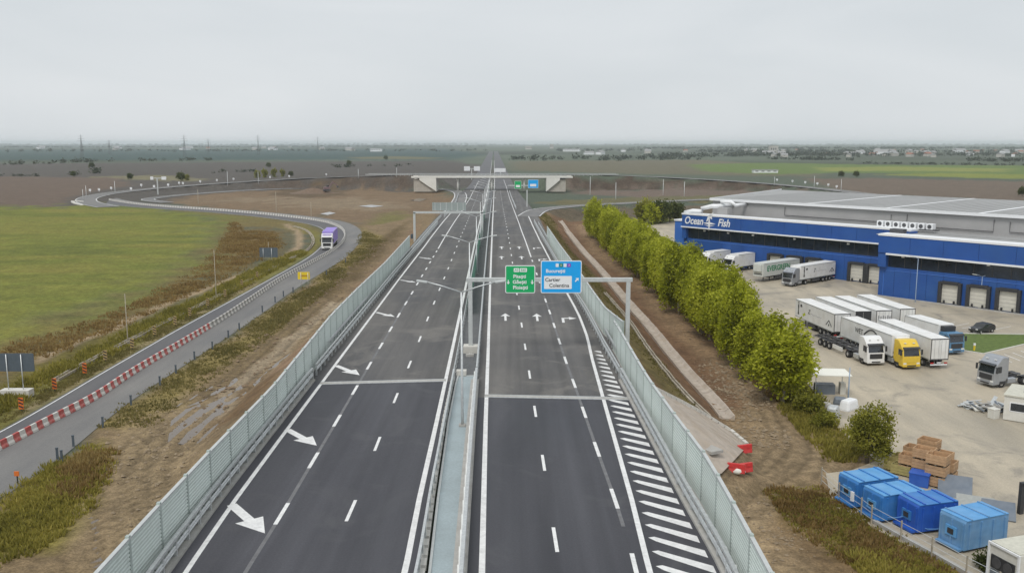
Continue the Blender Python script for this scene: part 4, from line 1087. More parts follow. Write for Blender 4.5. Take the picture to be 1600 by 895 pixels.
# yellow signboard, dark sign backs
def two_post_sign(name, label, px, x0, y0, x1, y1, yb, face, thick=.08, foot=False, grey=M_galv, cat='sign'):
    b = G((px[0]+px[1])/2, yb); t = thing(name, label, cat, b)
    for x in px:
        q = at_plane(x, yb, b.y)-b; top = at_plane(x, y0+1, b.y)-b
        mb = MB(); mb.tube([(q.x,-.1,-.3),(q.x,-.1,top.z)], .06, 8); mb.build('post', grey, t, smooth=True)
    a, c = at_plane(x0, y0, b.y)-b, at_plane(x1, y1, b.y)-b
    mb = MB(); plate(mb, c.x-a.x, a.z-c.z, .12, .0, thick, (a.x+c.x)/2, (a.z+c.z)/2); p = mb.build('sign_panel', face, t)
    if foot: mb = MB(); mb.box((0,0,.45), (3.4,1.2,.95)); mb.build('concrete_foot', M_concl, t, bevel=.04)
    return t, p, a, c
t, p, a, c = two_post_sign('yellow_sign', 'yellow oval-cornered roadworks sign on two thin posts by the local road', (471,482), 465, 425, 484, 436.5, 452, M_ysign)
mb = MB(); mb.box(((a.x+c.x)/2, -.012, (a.z+c.z)/2), ((c.x-a.x)*.62, .02, (a.z-c.z)*.22)); mb.build('text_block', mat('sign_ochre', (.45,.26,.02), .5), p)
two_post_sign('road_sign', 'large dark road sign seen from behind on two poles and a concrete foot', (15.5,38.5), -30, 552, 54, 580, 620, M_sback, foot=True)
two_post_sign('road_sign', 'dark sign back standing beside the dirt track bend, before the loop', (412,425), 405, 387, 434, 402, 408, M_sback)
# small dark panel on the long barrier
b = at_plane(619, 404, D(640,392).y+4)
o = MB().box((0,0,0), (.9,.12,1.0)).build('notice_plate', M_sback, loc=Vector((float(xLE(b.y))+.18, b.y, zdeck(b.y)+2.6)), rz=math.pi/2-.35); tag(o, 'small dark notice plate hanging on the long noise barrier', 'notice')

# ---------------------------------------------------------------- ditches
def ditch(px, label, w=1.5, seg=2.5, m=None, pale=None, zoff=.0):
    pts = [G(x, y) for x, y in px]; pts = resample(smooth_pl(pts, 1), seg)
    for p in pts: p.z = H1(p.x, p.y)*.0 + float(height(np.array([p.x]), np.array([p.y]))[0]) + zoff
    root = thing('drain_channel', label, 'drain', pts[0]); ns = normals2(pts)
    for i in range(len(pts)-1):
        a, b = pts[i]-pts[0], pts[i+1]-pts[0]
        g = (b-a)*.02
        jit = [rng.uniform(-.05,.05) for _ in range(3)]
        mb = MB(); sweep([a+g+Vector((0,0,jit[0])), b-g+Vector((0,0,jit[1]))], [(-w/2,-.5),(-w/2,.22),(-w/2+.14,.22),(-w*.2,-.10),(w*.2,-.10),(w/2-.14,.22),(w/2,.22),(w/2,-.5)], True, mb)
        mb.build('channel_slab', m or M_concl, root)
    return root
M_drain = mat('pinkish_concrete', (.44, .38, .32), .9, var=.16, scale=1.3, bump=.3, dirt=(.30, .23, .16), dscale=.6, damt=.7)
ditch([(875,346),(886,362),(900,380),(915,399),(931,415),(957,446),(986,481),(1016,514),(1052,560),(1087,600),(1117,632),(1136,656)], 'pinkish concrete drain channel running down the foot of the embankment', 1.7, 2.5, M_drain, zoff=.25)
M_drain2 = mat('thin_drain_concrete', (.40, .36, .29), .9, var=.2, scale=2, dirt=(.2, .15, .1), dscale=.8, damt=.8)
ditch([(945,460),(985,505),(1010,545),(1045,590),(1075,625),(1108,655)], 'thin broken concrete edging uphill of the pinkish drain', .5, 2.5, M_drain2, zoff=.22)
ditch([(458,354),(474,358),(486,366),(491,378),(482,392),(458,403),(395,436),(338,466),(270,499),(200,535),(140,566),(87,596)], 'narrow concrete roadside ditch curving with the local road', .8, 3.0, M_drain2, zoff=.12)
ditch([(129,316),(112,314),(115,318),(128,321)], 'short pale concrete ditch end at the tip of the loop', 1.5, 6, M_concl, zoff=.2)
# concrete apron on the abutment cone
au = [(1016,608),(1040,620),(1064,632),(1102,652),(1140,676),(1168,700)]; al = [(1016,640),(1034,668),(1052,698),(1076,726),(1100,746),(1127,744)]
cen = G(1100, 690)
root = thing('abutment_apron', 'light concrete apron paving the slope beside the bridge end', 'apron', cen)
NI, NJ = 20, 8; mb = MB()
ku = lambda L_, t: (float(np.interp(t, np.linspace(0,1,len(L_)), [q[0] for q in L_])), float(np.interp(t, np.linspace(0,1,len(L_)), [q[1] for q in L_])))
for i in range(NI+1):
    for j in range(NJ+1):
        a, b = ku(au, i/NI), ku(al, i/NI); q = G(a[0]+(b[0]-a[0])*j/NJ, a[1]+(b[1]-a[1])*j/NJ, .22); mb.v.append(tuple(q-cen))
for i in range(NI):
    for j in range(NJ): k = i*(NJ+1)+j; mb.f.append([k, k+1, k+NJ+2, k+NJ+1]); mb.m.append(0)
mb.build('paving', M_drain, root)
mb = MB(); pe = resample([G(x, y, .25) for x, y in au], .9)
for i in range(len(pe)-1): mb.bar(pe[i]-cen+Vector((0,0,.05)), pe[i].lerp(pe[i+1], .8)-cen+Vector((0,0,.05)), .35, .35)
mb.build('apron_kerb', M_concl, root)
mb = MB(); mb.box(G(1111,708,.3)-cen, (1.3,1.6,.25), rz=.5); mb.build('manhole', M_conc, root)
# red plastic barriers by the apron
def redbar(px, label, rz, n=1):
    t = thing('plastic_barrier', label, 'plastic barrier', G(*px), rz)
    mb = MB(); mb.prism([(-.22,0),(.22,0),(.13,.35),(.11,.8),(-.11,.8),(-.13,.35)], -.75, .75); mb.build('body', M_red, t, bevel=.04)
    for y in (-.35,.35): mb = MB(); mb.box((.0,y,.5), (.30,.25,.16)); mb.build('fork_slot', M_jwht if n == 2 else M_red, t)
    return t
redbar((1163,707), 'red plastic road barrier lying at the upper corner of the apron', 1.9)
redbar((1150,738), 'red plastic road barrier at the lower tip of the apron', 1.2)
redbar((1163,737), 'red plastic road barrier leaning behind the white sack', 1.9)
mb = MB(); mb.tube([(-.5,0,.2),(-.2,0,.32),(.2,.05,.33),(.5,0,.2)], [.12,.3,.3,.1], 8); o = mb.build('white_sack', M_tent, loc=G(1155, 742), smooth=True); tag(o, 'white sack lying in front of the red plastic barriers', 'sack')

# ---------------------------------------------------------------- overpass
ov = thing('overpass', 'pale concrete road overpass crossing the motorway on slender columns', 'bridge', (0, OP_Y, 0))
M_ovc = mat('overpass_concrete', (.74, .73, .68), .8, var=.06, dirt=(.55,.53,.47), dscale=.2, damt=.4)
xl_, xr_ = at_plane(652, 272, OP_Y).x, at_plane(886, 272, OP_Y).x
zt = 9.7; mb = MB(); mb.box(((xl_+xr_)/2, 0, zt-.7), (xr_-xl_, 12, 1.3)); mb.build('deck', M_asph2, ov)
for y in (-6.1, 6.1):
    mb = MB(); mb.box(((xl_+xr_)/2, y, zt-.35), (xr_-xl_+6, .35, 1.05)); mb.build('edge_beam', M_ovc, ov)
    mb = MB(); mb.box(((xl_+xr_)/2, y, zt+1.25), (xr_-xl_+60, .2, .2)); mb.box(((xl_+xr_)/2, y, zt+.85), (xr_-xl_+60, .2, .15))
    for k in range(50): mb.box((xl_-20+k*(xr_-xl_+40)/49, y, zt+.8), (.2,.2,1.0))
    mb.build('railing', M_galv, ov)
for px in (716, 768.5, 819):
    x = at_plane(px, 290, OP_Y).x; z0 = 1.0
    for y in (-3.5, 3.5): mb = MB(); mb.tube([(x,y,z0),(x,y,zt-1.3)], .62, 12); mb.build('column', M_ovc, ov, smooth=True)
    mb = MB(); mb.box((x,0,zt-1.7), (1.8,10,.9)); mb.build('cap_beam', M_ovc, ov)
for (pa, pb, s_) in ((683, 657, -1), (853, 874, 1)):
    xa, xb = at_plane(pa, 290, OP_Y).x, at_plane(pb, 290, OP_Y).x
    mb = MB(); mb.prism([(xa, .8), (xa, zt-.9), (xb, zt-.9), (xb, zt-2.2)] if s_ < 0 else [(xa, .8), (xb, zt-2.2), (xb, zt-.9), (xa, zt-.9)], -6.2, 6.2); mb.build('abutment', M_ovc, ov)
    mb = MB(); xm = xb + s_*3.5
    mb.prism([(xa, .6), (xb, zt-1.8), (xm, zt-1.6), (xm, .6)] if s_ > 0 else [(xa, .6), (xm, .6), (xm, zt-1.6), (xb, zt-1.8)], -5.0, 5.0); mb.build('stone_slope', M_pit, ov)
# excavator on a spoil heap
e = G(512, 302); mb = MB()
hs = []
for k in range(9):
    for j in range(24):
        a = 2*math.pi*j/24; r = (k/8)*(1+.12*math.sin(3*a+1)); hs.append((15*r*math.cos(a), 9*r*math.sin(a), 3.0*math.exp(-(k/8)**2*3.2)*(1+.1*rng.uniform(-1,1))-.1))
for k in range(8):
    for j in range(24): mb.f.append([k*24+j, k*24+(j+1) % 24, (k+1)*24+(j+1) % 24, (k+1)*24+j]); mb.m.append(0)
mb.v = hs; o = mb.build('spoil_heap', M_soil, loc=e+Vector((-9,0,0)), smooth=True); tag(o, 'long brown spoil heap inside the loop road', 'heap')
ex = thing('excavator', 'small tracked excavator working on the brown spoil heap', 'excavator', e+Vector((0,-2,1.4)), .4)
for y in (-1.1, 1.1): MB().box((0,y,.45), (4.0,.6,.9)).build('track', M_chas, ex, bevel=.15)
MB().box((-.3,0,1.7), (3.2,2.5,1.3)).build('body', M_exc, ex, bevel=.1)
MB().box((.7,.7,2.6), (1.4,1.0,1.3)).build('cab', M_glass, ex, bevel=.08)
MB().bar((1.0,-.2,1.8), (3.4,-.2,5.2), .45, .6).build('boom', M_exc, ex)
MB().bar((3.4,-.2,5.2), (6.2,-.2,3.0), .35, .5).build('arm', M_exc, ex)
MB().box((6.3,-.2,2.4), (.9,1.2,1.1), M=Matrix.Rotation(.5, 3, 'Y')).build('bucket', M_chas, ex)
# ---------------------------------------------------------------- warehouse; local x runs along the front, y goes into the building
WP = Vector((70.7, 174.0, 0)); WX = Vector((.645, -.764, 0)); WRZ = math.atan2(WX.y, WX.x)
wh = thing('warehouse', 'long blue cold store with white lettering and grey roof behind the truck yard', 'warehouse', WP, WRZ)
XL, XM, XR, SB_ = -58.3, 0.0, 62.0, 12.8
HT = 11.6; HF_ = 21.0
def wall_part(name, x0, x1, y0, y1, z0, z1, m, par=wh, bevel=0): return MB().box(((x0+x1)/2, (y0+y1)/2, (z0+z1)/2), (x1-x0, y1-y0, z1-z0)).build(name, m, par, bevel=bevel)
def wall_panels(name, x0, x1, y0, y1, z0, z1, n, m):
    w = (x1-x0)/n
    for k in range(n): wall_part(name, x0+k*w+.03, x0+(k+1)*w-.03, y0, y1, z0, z1, m)
    wall_part('backing', x0, x1, y0+.06, y1+.05, z0+.01, z1-.01, M_bjoint)
M_bjoint = mat('facade_joint', (.008, .035, .15), .6)
wall_panels('fascia_panel', XL, XM-.02, SB_-.9, SB_+1.0, 8.75, HT, 10, M_bblue)
wall_panels('wall_panel', XL, XM-.02, SB_, SB_+1.0, 0, 5.75, 20, M_bblue)
wall_panels('fascia_panel', XM, XR, -.9, .9, 8.45, HT+.05, 10, M_bblue); wall_part('side_wall', XM, XM+.4, .92, SB_+.9, 0, HT-.02, M_bblue)
wall_panels('wall_panel', XM, XR, 0, .9, 0, 5.7, 20, M_bblue)
wall_part('white_sill', XL-.1, XM-.04, SB_-1.15, SB_+.2, 8.45, 8.74, M_trim)
wall_part('white_sill', XM-.1+1.8, XR, -1.15, .3, 8.12, 8.44, M_trim)
wall_part('coping', XL-.1, XM-.03, SB_-1.0, SB_+2.5, HT, HT+.35, M_trim); wall_part('coping', XM-.1, XR, -1.0, 2.5, HT+.06, HT+.42, M_trim)
wall_part('end_pier', XL, XL+1.2, SB_-.7, SB_+.9, 5.75, 8.45, M_bblue); wall_part('end_pier', XM, XM+1.6, -.7, .9, 5.7, 8.44, M_bblue)
wall_part('canopy_ledge', XL, XM-.02, SB_-.35, SB_+.4, 5.0, 5.75, M_bblue2) if False else None
wall_part('low_roof', XL, XM, SB_+1.0, HF_+.1, 10.5, 11.3, M_roof); wall_part('low_roof', XM+.05, XR, SB_+1.05, HF_+.1, 10.5, 11.3, M_roof); wall_part('low_roof', XM+.1, XR, 1.0, SB_+1.0, 10.6, 11.2, M_roof)
# window band
M_pane = mat('band_glass', (.018,.028,.045), .12, var=.4, scale=.6, spec=.7)
def band(x0, x1, y, z0, z1, n):
    w = (x1-x0)/n
    for k in range(n):
        p = MB().box((x0+(k+.5)*w, y+.35, (z0+z1)/2), (w-.12, .08, z1-z0)).build('window_pane', M_pane, wh)
    mb = MB()
    for k in range(n+1): mb.box((x0+k*w, y+.36, (z0+z1)/2), (.12, .16, z1-z0))
    mb.build('mullions', M_black, wh)
band(XL+1.2, XM-.02, SB_, 5.75, 8.45, 18); band(XM+1.6, XR, 0, 5.7, 8.12, 19)
for x in (-52,-45,-38,-27,-14,4.5,20):
    y = (SB_ if x < 0 else 0)
    MB().box((x, y+.1, 7.9), (.5,.3,.35)).build('band_lamp', M_light, wh)
# pale arch outline on the lower wall
mb = MB(); mb.tube([(XL+1.2,SB_-.03,1.5),(XL+1.2,SB_-.03,4.3),(XL+1.6,SB_-.03,5.0),(XL+2.6,SB_-.03,5.35),(XL+6,SB_-.03,5.45),(XM-1,SB_-.03,5.3)], .07, 6); mb.build('outline_trim', M_bblue2, wh)
mb = MB(); mb.tube([(XM+1.0,-.03,0.3),(XM+1.0,-.03,4.4),(XM+1.6,-.03,5.0),(XM+4,-.03,5.1),(XR,-.03,5.1)], .06, 6); mb.build('outline_trim', M_bblue2, wh)
# dock doors
def dock(x, y, w=3.0, h=3.7, open_=False):
    d = MB(); d.box((x-w/2-.28, y-.35, h/2+.2), (.56,.7,h+.5)).box((x+w/2+.28, y-.35, h/2+.2), (.56,.7,h+.5)).box((x, y-.35, h+.33), (w,.7,.5))
    s = d.build('dock_shelter', M_black, wh, bevel=.03)
    q = MB()
    for k in range(5): q.box((x, y-.09, .25+(k+.5)*(h-.3)/5), (w-.02, .14, (h-.3)/5-.04))
    q.build('dock_door', M_door, wh)
    for sx in (-.9,.9): MB().box((x+sx, y-.5, .5), (.25,.3,.6)).build('bumper', M_dark, wh)
def fx(px, y):  # facade x where a pixel column meets the front
    u = (px-800)/FPX
    # ground ray along the column: direction (u,1) approx; intersect with front line at depth y
    o = WP + Vector((.764, .645, 0))*y
    # point o + WX*s with X/Y' = u where Y' is depth along the axis at about 6 m above ground
    best = None
    for s in np.linspace(-70, 60, 2601):
        p = o + WX*s; dep = p.y*_cp + (CAMH-4)*_sp
        e_ = abs(p.x/dep - u)
        if best is None or e_ < best[0]: best = (e_, s)
    return best[1]
for px in (1213, 1243.5, 1273, 1341, 1370): dock(fx(px, SB_), SB_)
xd = fx(1486.5, 0); xd2 = fx(1531, 0)
for k in range(6): dock(xd + k*(xd2-xd), 0)
# lettering and the fish-star emblem
FR = (math.pi/2, 0, 0); yl = SB_-.92
xo = fx(1082.5, SB_-.9); text("Ocean", 2.55, M_trim, wh, (xo, yl, 10.2), FR, shear=.25, ext=.03, bold=.05, sx=.85)
xf = fx(1129.5, SB_-.9); text("Fish", 2.5, M_trim, wh, (xf, yl, 10.2), FR, shear=.25, ext=.03, bold=.05, sx=.9)
xe = fx(1107, SB_-.9); mb = MB()
star = []
for k in range(8):
    r = 1.7 if k % 2 == 0 else .35
    if k in (0, 4): r = 1.9
    a = math.pi*k/4; star.append((xe + r*math.cos(a), 9.9 + r*math.sin(a)*1.1))
mb.prism(star, yl-.05, yl)
mb.prism([(xe-.9,10.2),(xe-.5,11.4),(xe+.3,12.2),(xe+1.2,12.6),(xe+.8,11.5),(xe+.9,10.9),(xe+.1,11.2),(xe-.4,10.5)], yl-.08, yl-.052)
mb.prism([(xe-1.6,9.5),(xe+.1,9.1),(xe+1.9,9.6),(xe+.1,9.35)], yl-.08, yl-.052); mb.build('emblem', M_trim, wh)
# upper grey hall
ZR = 14.8
HF, HB, HL, HLB = 21.0, 74.0, -56.0, -71.0
MB().prismz([(HL,HF),(XR,HF),(XR,HB),(HLB,HB)], 10.6, ZR).build('upper_wall', M_gwall, wh)
roof = MB().prismz([(HL-.4,HF-.4),(XR,HF-.4),(XR,HB+.4),(HLB-.4,HB+.4)], ZR+.01, ZR+.3).build('roof', M_roof, wh)
MB().bar((HL-.5,HF-.55,ZR+.3), (XR,HF-.55,ZR+.3), .25, .6).build('roof_edge', M_trim, wh)
MB().bar((HL-.6,HF-.4,ZR+.3), (HLB-.6,HB+.4,ZR+.3), .25, .6).build('roof_edge', M_trim, wh)
for x in (-31, -11.5, 8, 27.5, 47): MB().box((x-1.5,(HF+HB)/2,ZR+.33), (.9,HB-HF,.05), rz=0.06).build('rooflight', M_trim, roof)
mb = MB()
for k in range(60): mb.box((-55+k*2.0-1.5,(HF+HB)/2,ZR+.32), (.10,HB-HF,.09), rz=0.06)
stuff(mb.build('roof_seams', M_roof, roof))
# pipes on the grey wall, cooling units
mb = MB(); mb.tube([(-35,HF-.2,14.2),(-35,HF-.2,12.3),(-9,HF-.2,12.3),(-9,HF-.2,14)], .08, 6); mb.tube([(-5.5,HF-.2,14.2),(-5.5,HF-.2,11.9),(12,HF-.2,11.9),(12,HF-.2,14.2)], .08, 6); mb.tube([(15,HF-.2,14.0),(15,HF-.2,12.0),(50,HF-.2,12.0)], .08, 6); mb.build('wall_pipe', M_chas, wh)
ux0, ux1 = fx(1373, 15.6), fx(1450, 15.6); us = (ux1-ux0)/6
for k in range(7):
    u_ = MB().box((ux0+k*us, 15.6, 12.5), (1.35,1.3,1.15)).build('cooling_unit', M_trim, wh, bevel=.05)
    MB().tube([(ux0+k*us,14.94,12.5),(ux0+k*us,14.90,12.5)], .42, 12).build('fan_grille', M_chas, u_)
MB().box(((ux0+ux1)/2,15.6,11.8), (ux1-ux0+3,1.4,.2)).build('unit_stand', M_chas, wh)
# white ducts at the lettered corner
mb = MB(); mb.tube([(-54,14.3,11.2),(-54,14.3,13.2),(-51,14.3,13.9),(-50,15,13.9),(-50,HF-.1,13.9)], .55, 10); mb.tube([(-59,13.8,11.9),(-56.5,13.8,12.5),(-54,14.1,12.5)], .5, 10); mb.build('air_duct', M_trim, wh, smooth=True)
MB().box((-48.5,16,12.4), (3.0,2.2,2.4)).build('plant_box', M_gwall, wh, bevel=.05)
mb = MB(); mb.tube([(-50.5,16.5,13.9),(-50,16.5,15.0),(-47,16.5,15.0),(-46,16.5,14.3),(-46,HF-.1,14.3)], .45, 10); mb.build('air_duct', M_trim, wh, smooth=True)
MB().box((1.5, 3.5, HT+.75), (2.6,1.6,.8)).build('roof_cage', M_chas, wh)
# low annex behind the lettered corner
wall_part('annex', XL-4.6, XL-.05, SB_+2, SB_+30, 0, 9.6, M_bblue2); wall_part('annex_coping', XL-4.8, XL-.1, SB_+1.8, SB_+30, 9.6, 9.95, M_trim)
# kerb and pale apron strip at the foot of the front
MB().box((30, -1.2, .12), (60, .35, .3)).build('kerb', M_conc, wh)

# ---------------------------------------------------------------- vehicles
def wheel_meshes(r=.5, w=.32):
    t = MB(); n = 20; prof = [(r*.62,-w/2),(r*.93,-w/2),(r,-w*.32),(r,w*.32),(r*.93,w/2),(r*.62,w/2)]
    for k in range(n):
        a = 2*math.pi*k/n
        for rr, yy in prof: t.v.append((rr*math.cos(a), yy, rr*math.sin(a)))
    m = len(prof)
    for k in range(n):
        for j in range(m-1): t.f.append([k*m+j, k*m+j+1, ((k+1) % n)*m+j+1, ((k+1) % n)*m+j]); t.m.append(0)
    tm = t.mesh('tyre', M_dark, smooth=True)
    q = MB(); q.tube([(0,-w*.36,0),(0,-w*.2,0),(0,w*.2,0),(0,w*.36,0)], [r*.5, r*.63, r*.63, r*.5], 16); q.tube([(0,-w*.5,0),(0,w*.5,0)], r*.2, 10)
    return tm, q.mesh('rim', M_rim)
WT, WR = wheel_meshes(); WT2, WR2 = wheel_meshes(.33, .22)
def wheel(par, x, y, r=.5, small=False):
    o = bpy.data.objects.new('wheel', WT2 if small else WT); COL.objects.link(o); o.parent = par; o.location = (x, y, .33 if small else r)
    link('rim', WR2 if small else WR, o)
def cab(par, paint, high=True, w=2.48, grille=M_black, lower=None, dark_mask=False):
    """cab-over tractor front; x forward, front bumper at x=0"""
    zr = 3.72 if high else 3.0
    prof = [(-.02,.42),(0,1.0),(-.03,1.75),(-.28,2.78),(-.55,3.06),(-1.15,zr-.08),(-1.5,zr),(-2.2,zr-.05),(-2.25,1.05),(-1.95,.95),(-1.9,.75),(-.95,.75),(-.9,.42)]
    c = MB().prism(prof, -w/2, w/2).build('cab', paint, par, bevel=.07)
    fr = lambda z: (-.03 - (z-1.75)*.243)
    ws = MB(); z0, z1 = 1.78, 2.66
    for yy in ((-w/2+.16, w/2-.16),): ws.add([(fr(z0)+.012,yy[0],z0),(fr(z0)+.012,yy[1],z0),(fr(z1)+.012,yy[1]-.05,z1),(fr(z1)+.012,yy[0]+.05,z1),(fr(z0)-.03,yy[0],z0),(fr(z0)-.03,yy[1],z0),(fr(z1)-.03,yy[1]-.05,z1),(fr(z1)-.03,yy[0]+.05,z1)], [(0,1,2,3),(0,4,5,1),(1,5,6,2),(2,6,7,3),(3,7,4,0)])
    ws.build('windscreen', M_glass, c)
    MB().box((-.16,0,2.82), (.42,w-.2,.10), M=Matrix.Rotation(.35, 3, 'Y')).build('sun_visor', M_black if not dark_mask else M_glass, c)
    for s in (-1, 1):
        q = MB(); y = s*(w/2+.012); q.add([(-.28,y,1.85),(-1.12,y,1.85),(-1.12,y,2.62),(-.42,y,2.62),(-.28,y-s*.05,1.85),(-1.12,y-s*.05,1.85),(-1.12,y-s*.05,2.62),(-.42,y-s*.05,2.62)], [(0,1,2,3),(0,4,5,1),(1,5,6,2),(2,6,7,3),(3,7,4,0)]); q.build('side_window', M_glass, c)
        m = MB(); m.box((-.12,s*(w/2+.22),2.25), (.16,.2,.72)); m.box((-.2,s*(w/2+.08),2.55), (.08,.3,.05)); m.build('mirror', M_black, c, bevel=.02)
        MB().box((.012,s*(w/2-.32),.83), (.05,.42,.22)).build('headlight', M_light, c, bevel=.02)
        MB().box((-1.4,s*(w/2+.005),.62), (.0+.95,.03,.35)).build('step', M_black if lower is None else lower, c)
        a = MB(); a.tube([(-1.98,s*(w/2-.16),.5+.02),(-1.8,s*(w/2-.16),1.05),(-1.42,s*(w/2-.16),1.18),(-1.05,s*(w/2-.16),1.05)], .05, 5); a.build('mudguard', M_black, c)
    MB().box((.012,0,1.28), (.05,w*.72,.66)).build('grille', grille, c, bevel=.02)
    MB().box((.02,0,.56), (.10,w-.06,.36)).build('bumper', lower or paint, c, bevel=.04)
    MB().box((.078,0,.55), (.02,w*.5,.16)).build('bumper_intake', M_black, c)
    if high:
        for s in (-1, 1): MB().box((-.75,s*.6,3.35), (.2,.25,.1)).build('roof_lamp', M_light, c)
    return c
def tractor(par, paint, wb=3.7, high=True, dark_mask=False, lower=None, grille=M_black, deflect=True, tandem=False):
    c = cab(par, paint, high, dark_mask=dark_mask, lower=lower, grille=grille)
    ch = MB()
    for s in (-.42,.42): ch.box((-3.4,s,.88), (4.6,.12,.26))
    ch.box((-2.7,0,.95), (.12,1.0,.2)); ch.box((-4.4,0,.95), (.12,1.0,.2)); ch = ch.build('chassis', M_chas, par)
    MB().tube([(-5.0,0,1.12),(-5.0,0,1.2)], .52, 14).build('fifth_wheel', M_chas, par)
    for s in (-1, 1):
        MB().box((-3.0,s*.92,.72), (1.35,.5,.6)).build('fuel_tank', M_galv if s < 0 else paint, par, bevel=.08)
        wheel(par, -1.4, s*1.05); wheel(par, -1.4-wb, s*1.05); wheel(par, -1.4-wb, s*.72)
        MB().box((-1.4-wb,s*.95,1.12), (1.25,.5,.06)).build('mudguard', M_black, par)
        MB().box((-5.72,s*.85,.85), (.06,.3,.18)).build('tail_light', M_tail, par)
        if deflect: MB().box((-2.42,s*1.18,2.35), (.5,.05,2.5)).build('side_fairing', paint, par)
def trailer_body(par, x0, L=13.5, H=4.0, w=2.5, body=M_trailw, fridge=True, doors=True, darkrear=False, z0=1.2, axles=3, text_fn=None, skirt=False):
    b = MB().box((x0-L/2,0,(z0+H)/2), (L,w,H-z0)).build('trailer_box', body, par, bevel=.03)
    xe = x0-L
    fr = MB()
    for s in (-1, 1):
        fr.box((x0-L/2,s*(w/2+.012),z0+.06), (L,.035,.16)); fr.box((x0-L/2,s*(w/2+.012),H-.05), (L,.035,.12))
    fr.build('side_rail', M_zinc, b)
    rf = MB(); rf.box((xe-.03,0,H-.06), (.06,w,.14)); rf.box((xe-.03,0,z0+.05), (.06,w,.12))
    for s in (-1, 1): rf.box((xe-.03,s*(w/2-.05),(z0+H)/2), (.06,.1,H-z0-.2))
    rf.build('rear_frame', M_black if darkrear else M_chas, b)
    for s in (-1, 1):
        d = MB().box((xe-.025,s*(w/4-.03),(z0+H)/2), (.05,w/2-.12,H-z0-.28)).build('rear_door', M_black if darkrear else body, b)
        if not darkrear:
            k = MB()
            for yy in (s*.18, s*.75): k.tube([(xe-.075,yy,z0+.15),(xe-.075,yy,H-.2)], .025, 5)
            k.build('lock_bar', M_galv, d)
    if fridge: MB().box((x0+.25,0,H-.95), (.5,1.9,1.5)).build('refrigeration_unit', body, b, bevel=.06)
    MB().box((x0+.005,0,(z0+H)/2-.9), (.03,2.0,.2)).build('front_plate', M_chas, b)
    ch = MB()
    for s in (-.5,.5): ch.box((x0-L/2-.6,s,z0-.15), (L-1.6,.12,.28))
    for k in range(7): ch.box((x0-1.6-k*1.8,0,z0-.12), (.1,2.2,.12))
    ch.build('trailer_chassis', M_chas, par)
    for s in (-1, 1):
        for k in range(axles):
            wheel(par, xe+1.9+k*1.31, s*1.05)
        MB().box((xe+1.9+1.31*(axles-1)/2,s*1.02,1.08), (1.31*axles+.2,.42,.05)).build('mudguard', M_black, par)
        if L > 9:
            MB().box((x0-3.0,s*.75,.62), (.14,.14,1.1)).build('landing_leg', M_chas, par)
            MB().box((x0-5.9,s*.95,.75), (2.6,.5,.62)).build('pallet_box' if not skirt else 'side_skirt', M_chas, par, bevel=.02)
        MB().box((xe+.0,s*.95,.78), (.08,.42,.16)).build('tail_light', M_tail, par)
    MB().box((xe+.05,0,.55), (.1,2.3,.16)).build('underrun_bar', M_trim, par)
    MB().box((xe+.02,0,.82), (.04,.55,.14)).build('number_plate', M_trim, par)
    return b
def figure_marks(b, x0, side, H=4.0, w=2.5):
    """printed figure, letter, thin script line and house chevron on one trailer side; side +1 = local +y"""
    y = side*(w/2+.014); e = .008*side
    dirn = -side        # reading direction along x seen from that side
    xx = lambda k: x0-13.5/2 + dirn*k
    q = MB(); q.prism([(xx(-5.5)-.28,1.7),(xx(-5.5)+.25,1.7),(xx(-5.5)+.12,2.5),(xx(-5.5)+.2,3.1),(xx(-5.5)+.05,3.45),(xx(-5.5)-.12,3.4),(xx(-5.5)-.2,2.9),(xx(-5.5)-.1,2.4)], y, y+e); q.tube([(xx(-5.5),y,3.62),(xx(-5.5),y+e,3.62)], .16, 10)
    q.build('printed_figure', M_sblack, b)
    MB().prism([(xx(-4.5)-.35,3.1),(xx(-4.5)+.3,3.0),(xx(-4.5)+.4,3.35),(xx(-4.5)-.1,3.5)], y, y+e).build('printed_balloon', M_sblack, b)
    rot = (math.pi/2, 0, 0 if side < 0 else math.pi)
    text("Z", 1.0, M_sblack, b, (xx(-1.7), y+e, 2.75), rot, shear=.3)
    q = MB()
    for k in range(9): q.bar((xx(-1.0+k*.42),y,2.55+.05*math.sin(k*2.1)), (xx(-.75+k*.42),y,2.55+.09*math.cos(k*1.7)), .02, .07)
    q.build('script_line', mat('print_grey', (.3,.3,.32), .6), b)
    q = MB(); q.bar((xx(4.2),y,1.9), (xx(5.1),y,2.7), .02, .16); q.bar((xx(5.1),y,2.7), (xx(6.0),y,1.9), .02, .16); q.box((xx(5.1),y,2.0), (.3,.02,.3)); q.build('house_print', M_sblack, b)
def place(name, label, cat, px, heading, group=None):
    """origin on the plain below the front bumper"""
    p = P(px[0], px[1], .055); return thing(name, label, cat, p, math.atan2(heading[1], heading[0]), group)
dA = (-.764, -.645)
t = place('semi_truck', 'silver-cabbed semi truck with printed white trailer backed to the set-back blue wall', 'truck', (1229,447.5), dA, 'articulated trucks in the yard')
tractor(t, M_silver, dark_mask=True); b = trailer_body(t, -3.0, L=13.2); figure_marks(b, -3.0, 1)
pB = P(1184,440.5,.055)
t = thing('semi_trailer', 'grey-white trailer with green EVERGREEN lettering standing at a dock', 'trailer', pB, math.atan2(dA[1], dA[0]), 'trailers in the yard')
b = trailer_body(t, 0, fridge=True, body=mat('grey_trailer_panel', (.58,.60,.57), .5, var=.04, dirt=(.45,.45,.42), dscale=.5, damt=.4))
text("EVERGREEN", 1.6, M_egreen, b, (-5.6, 1.27, 2.75), (math.pi/2, 0, math.pi), bold=.03)
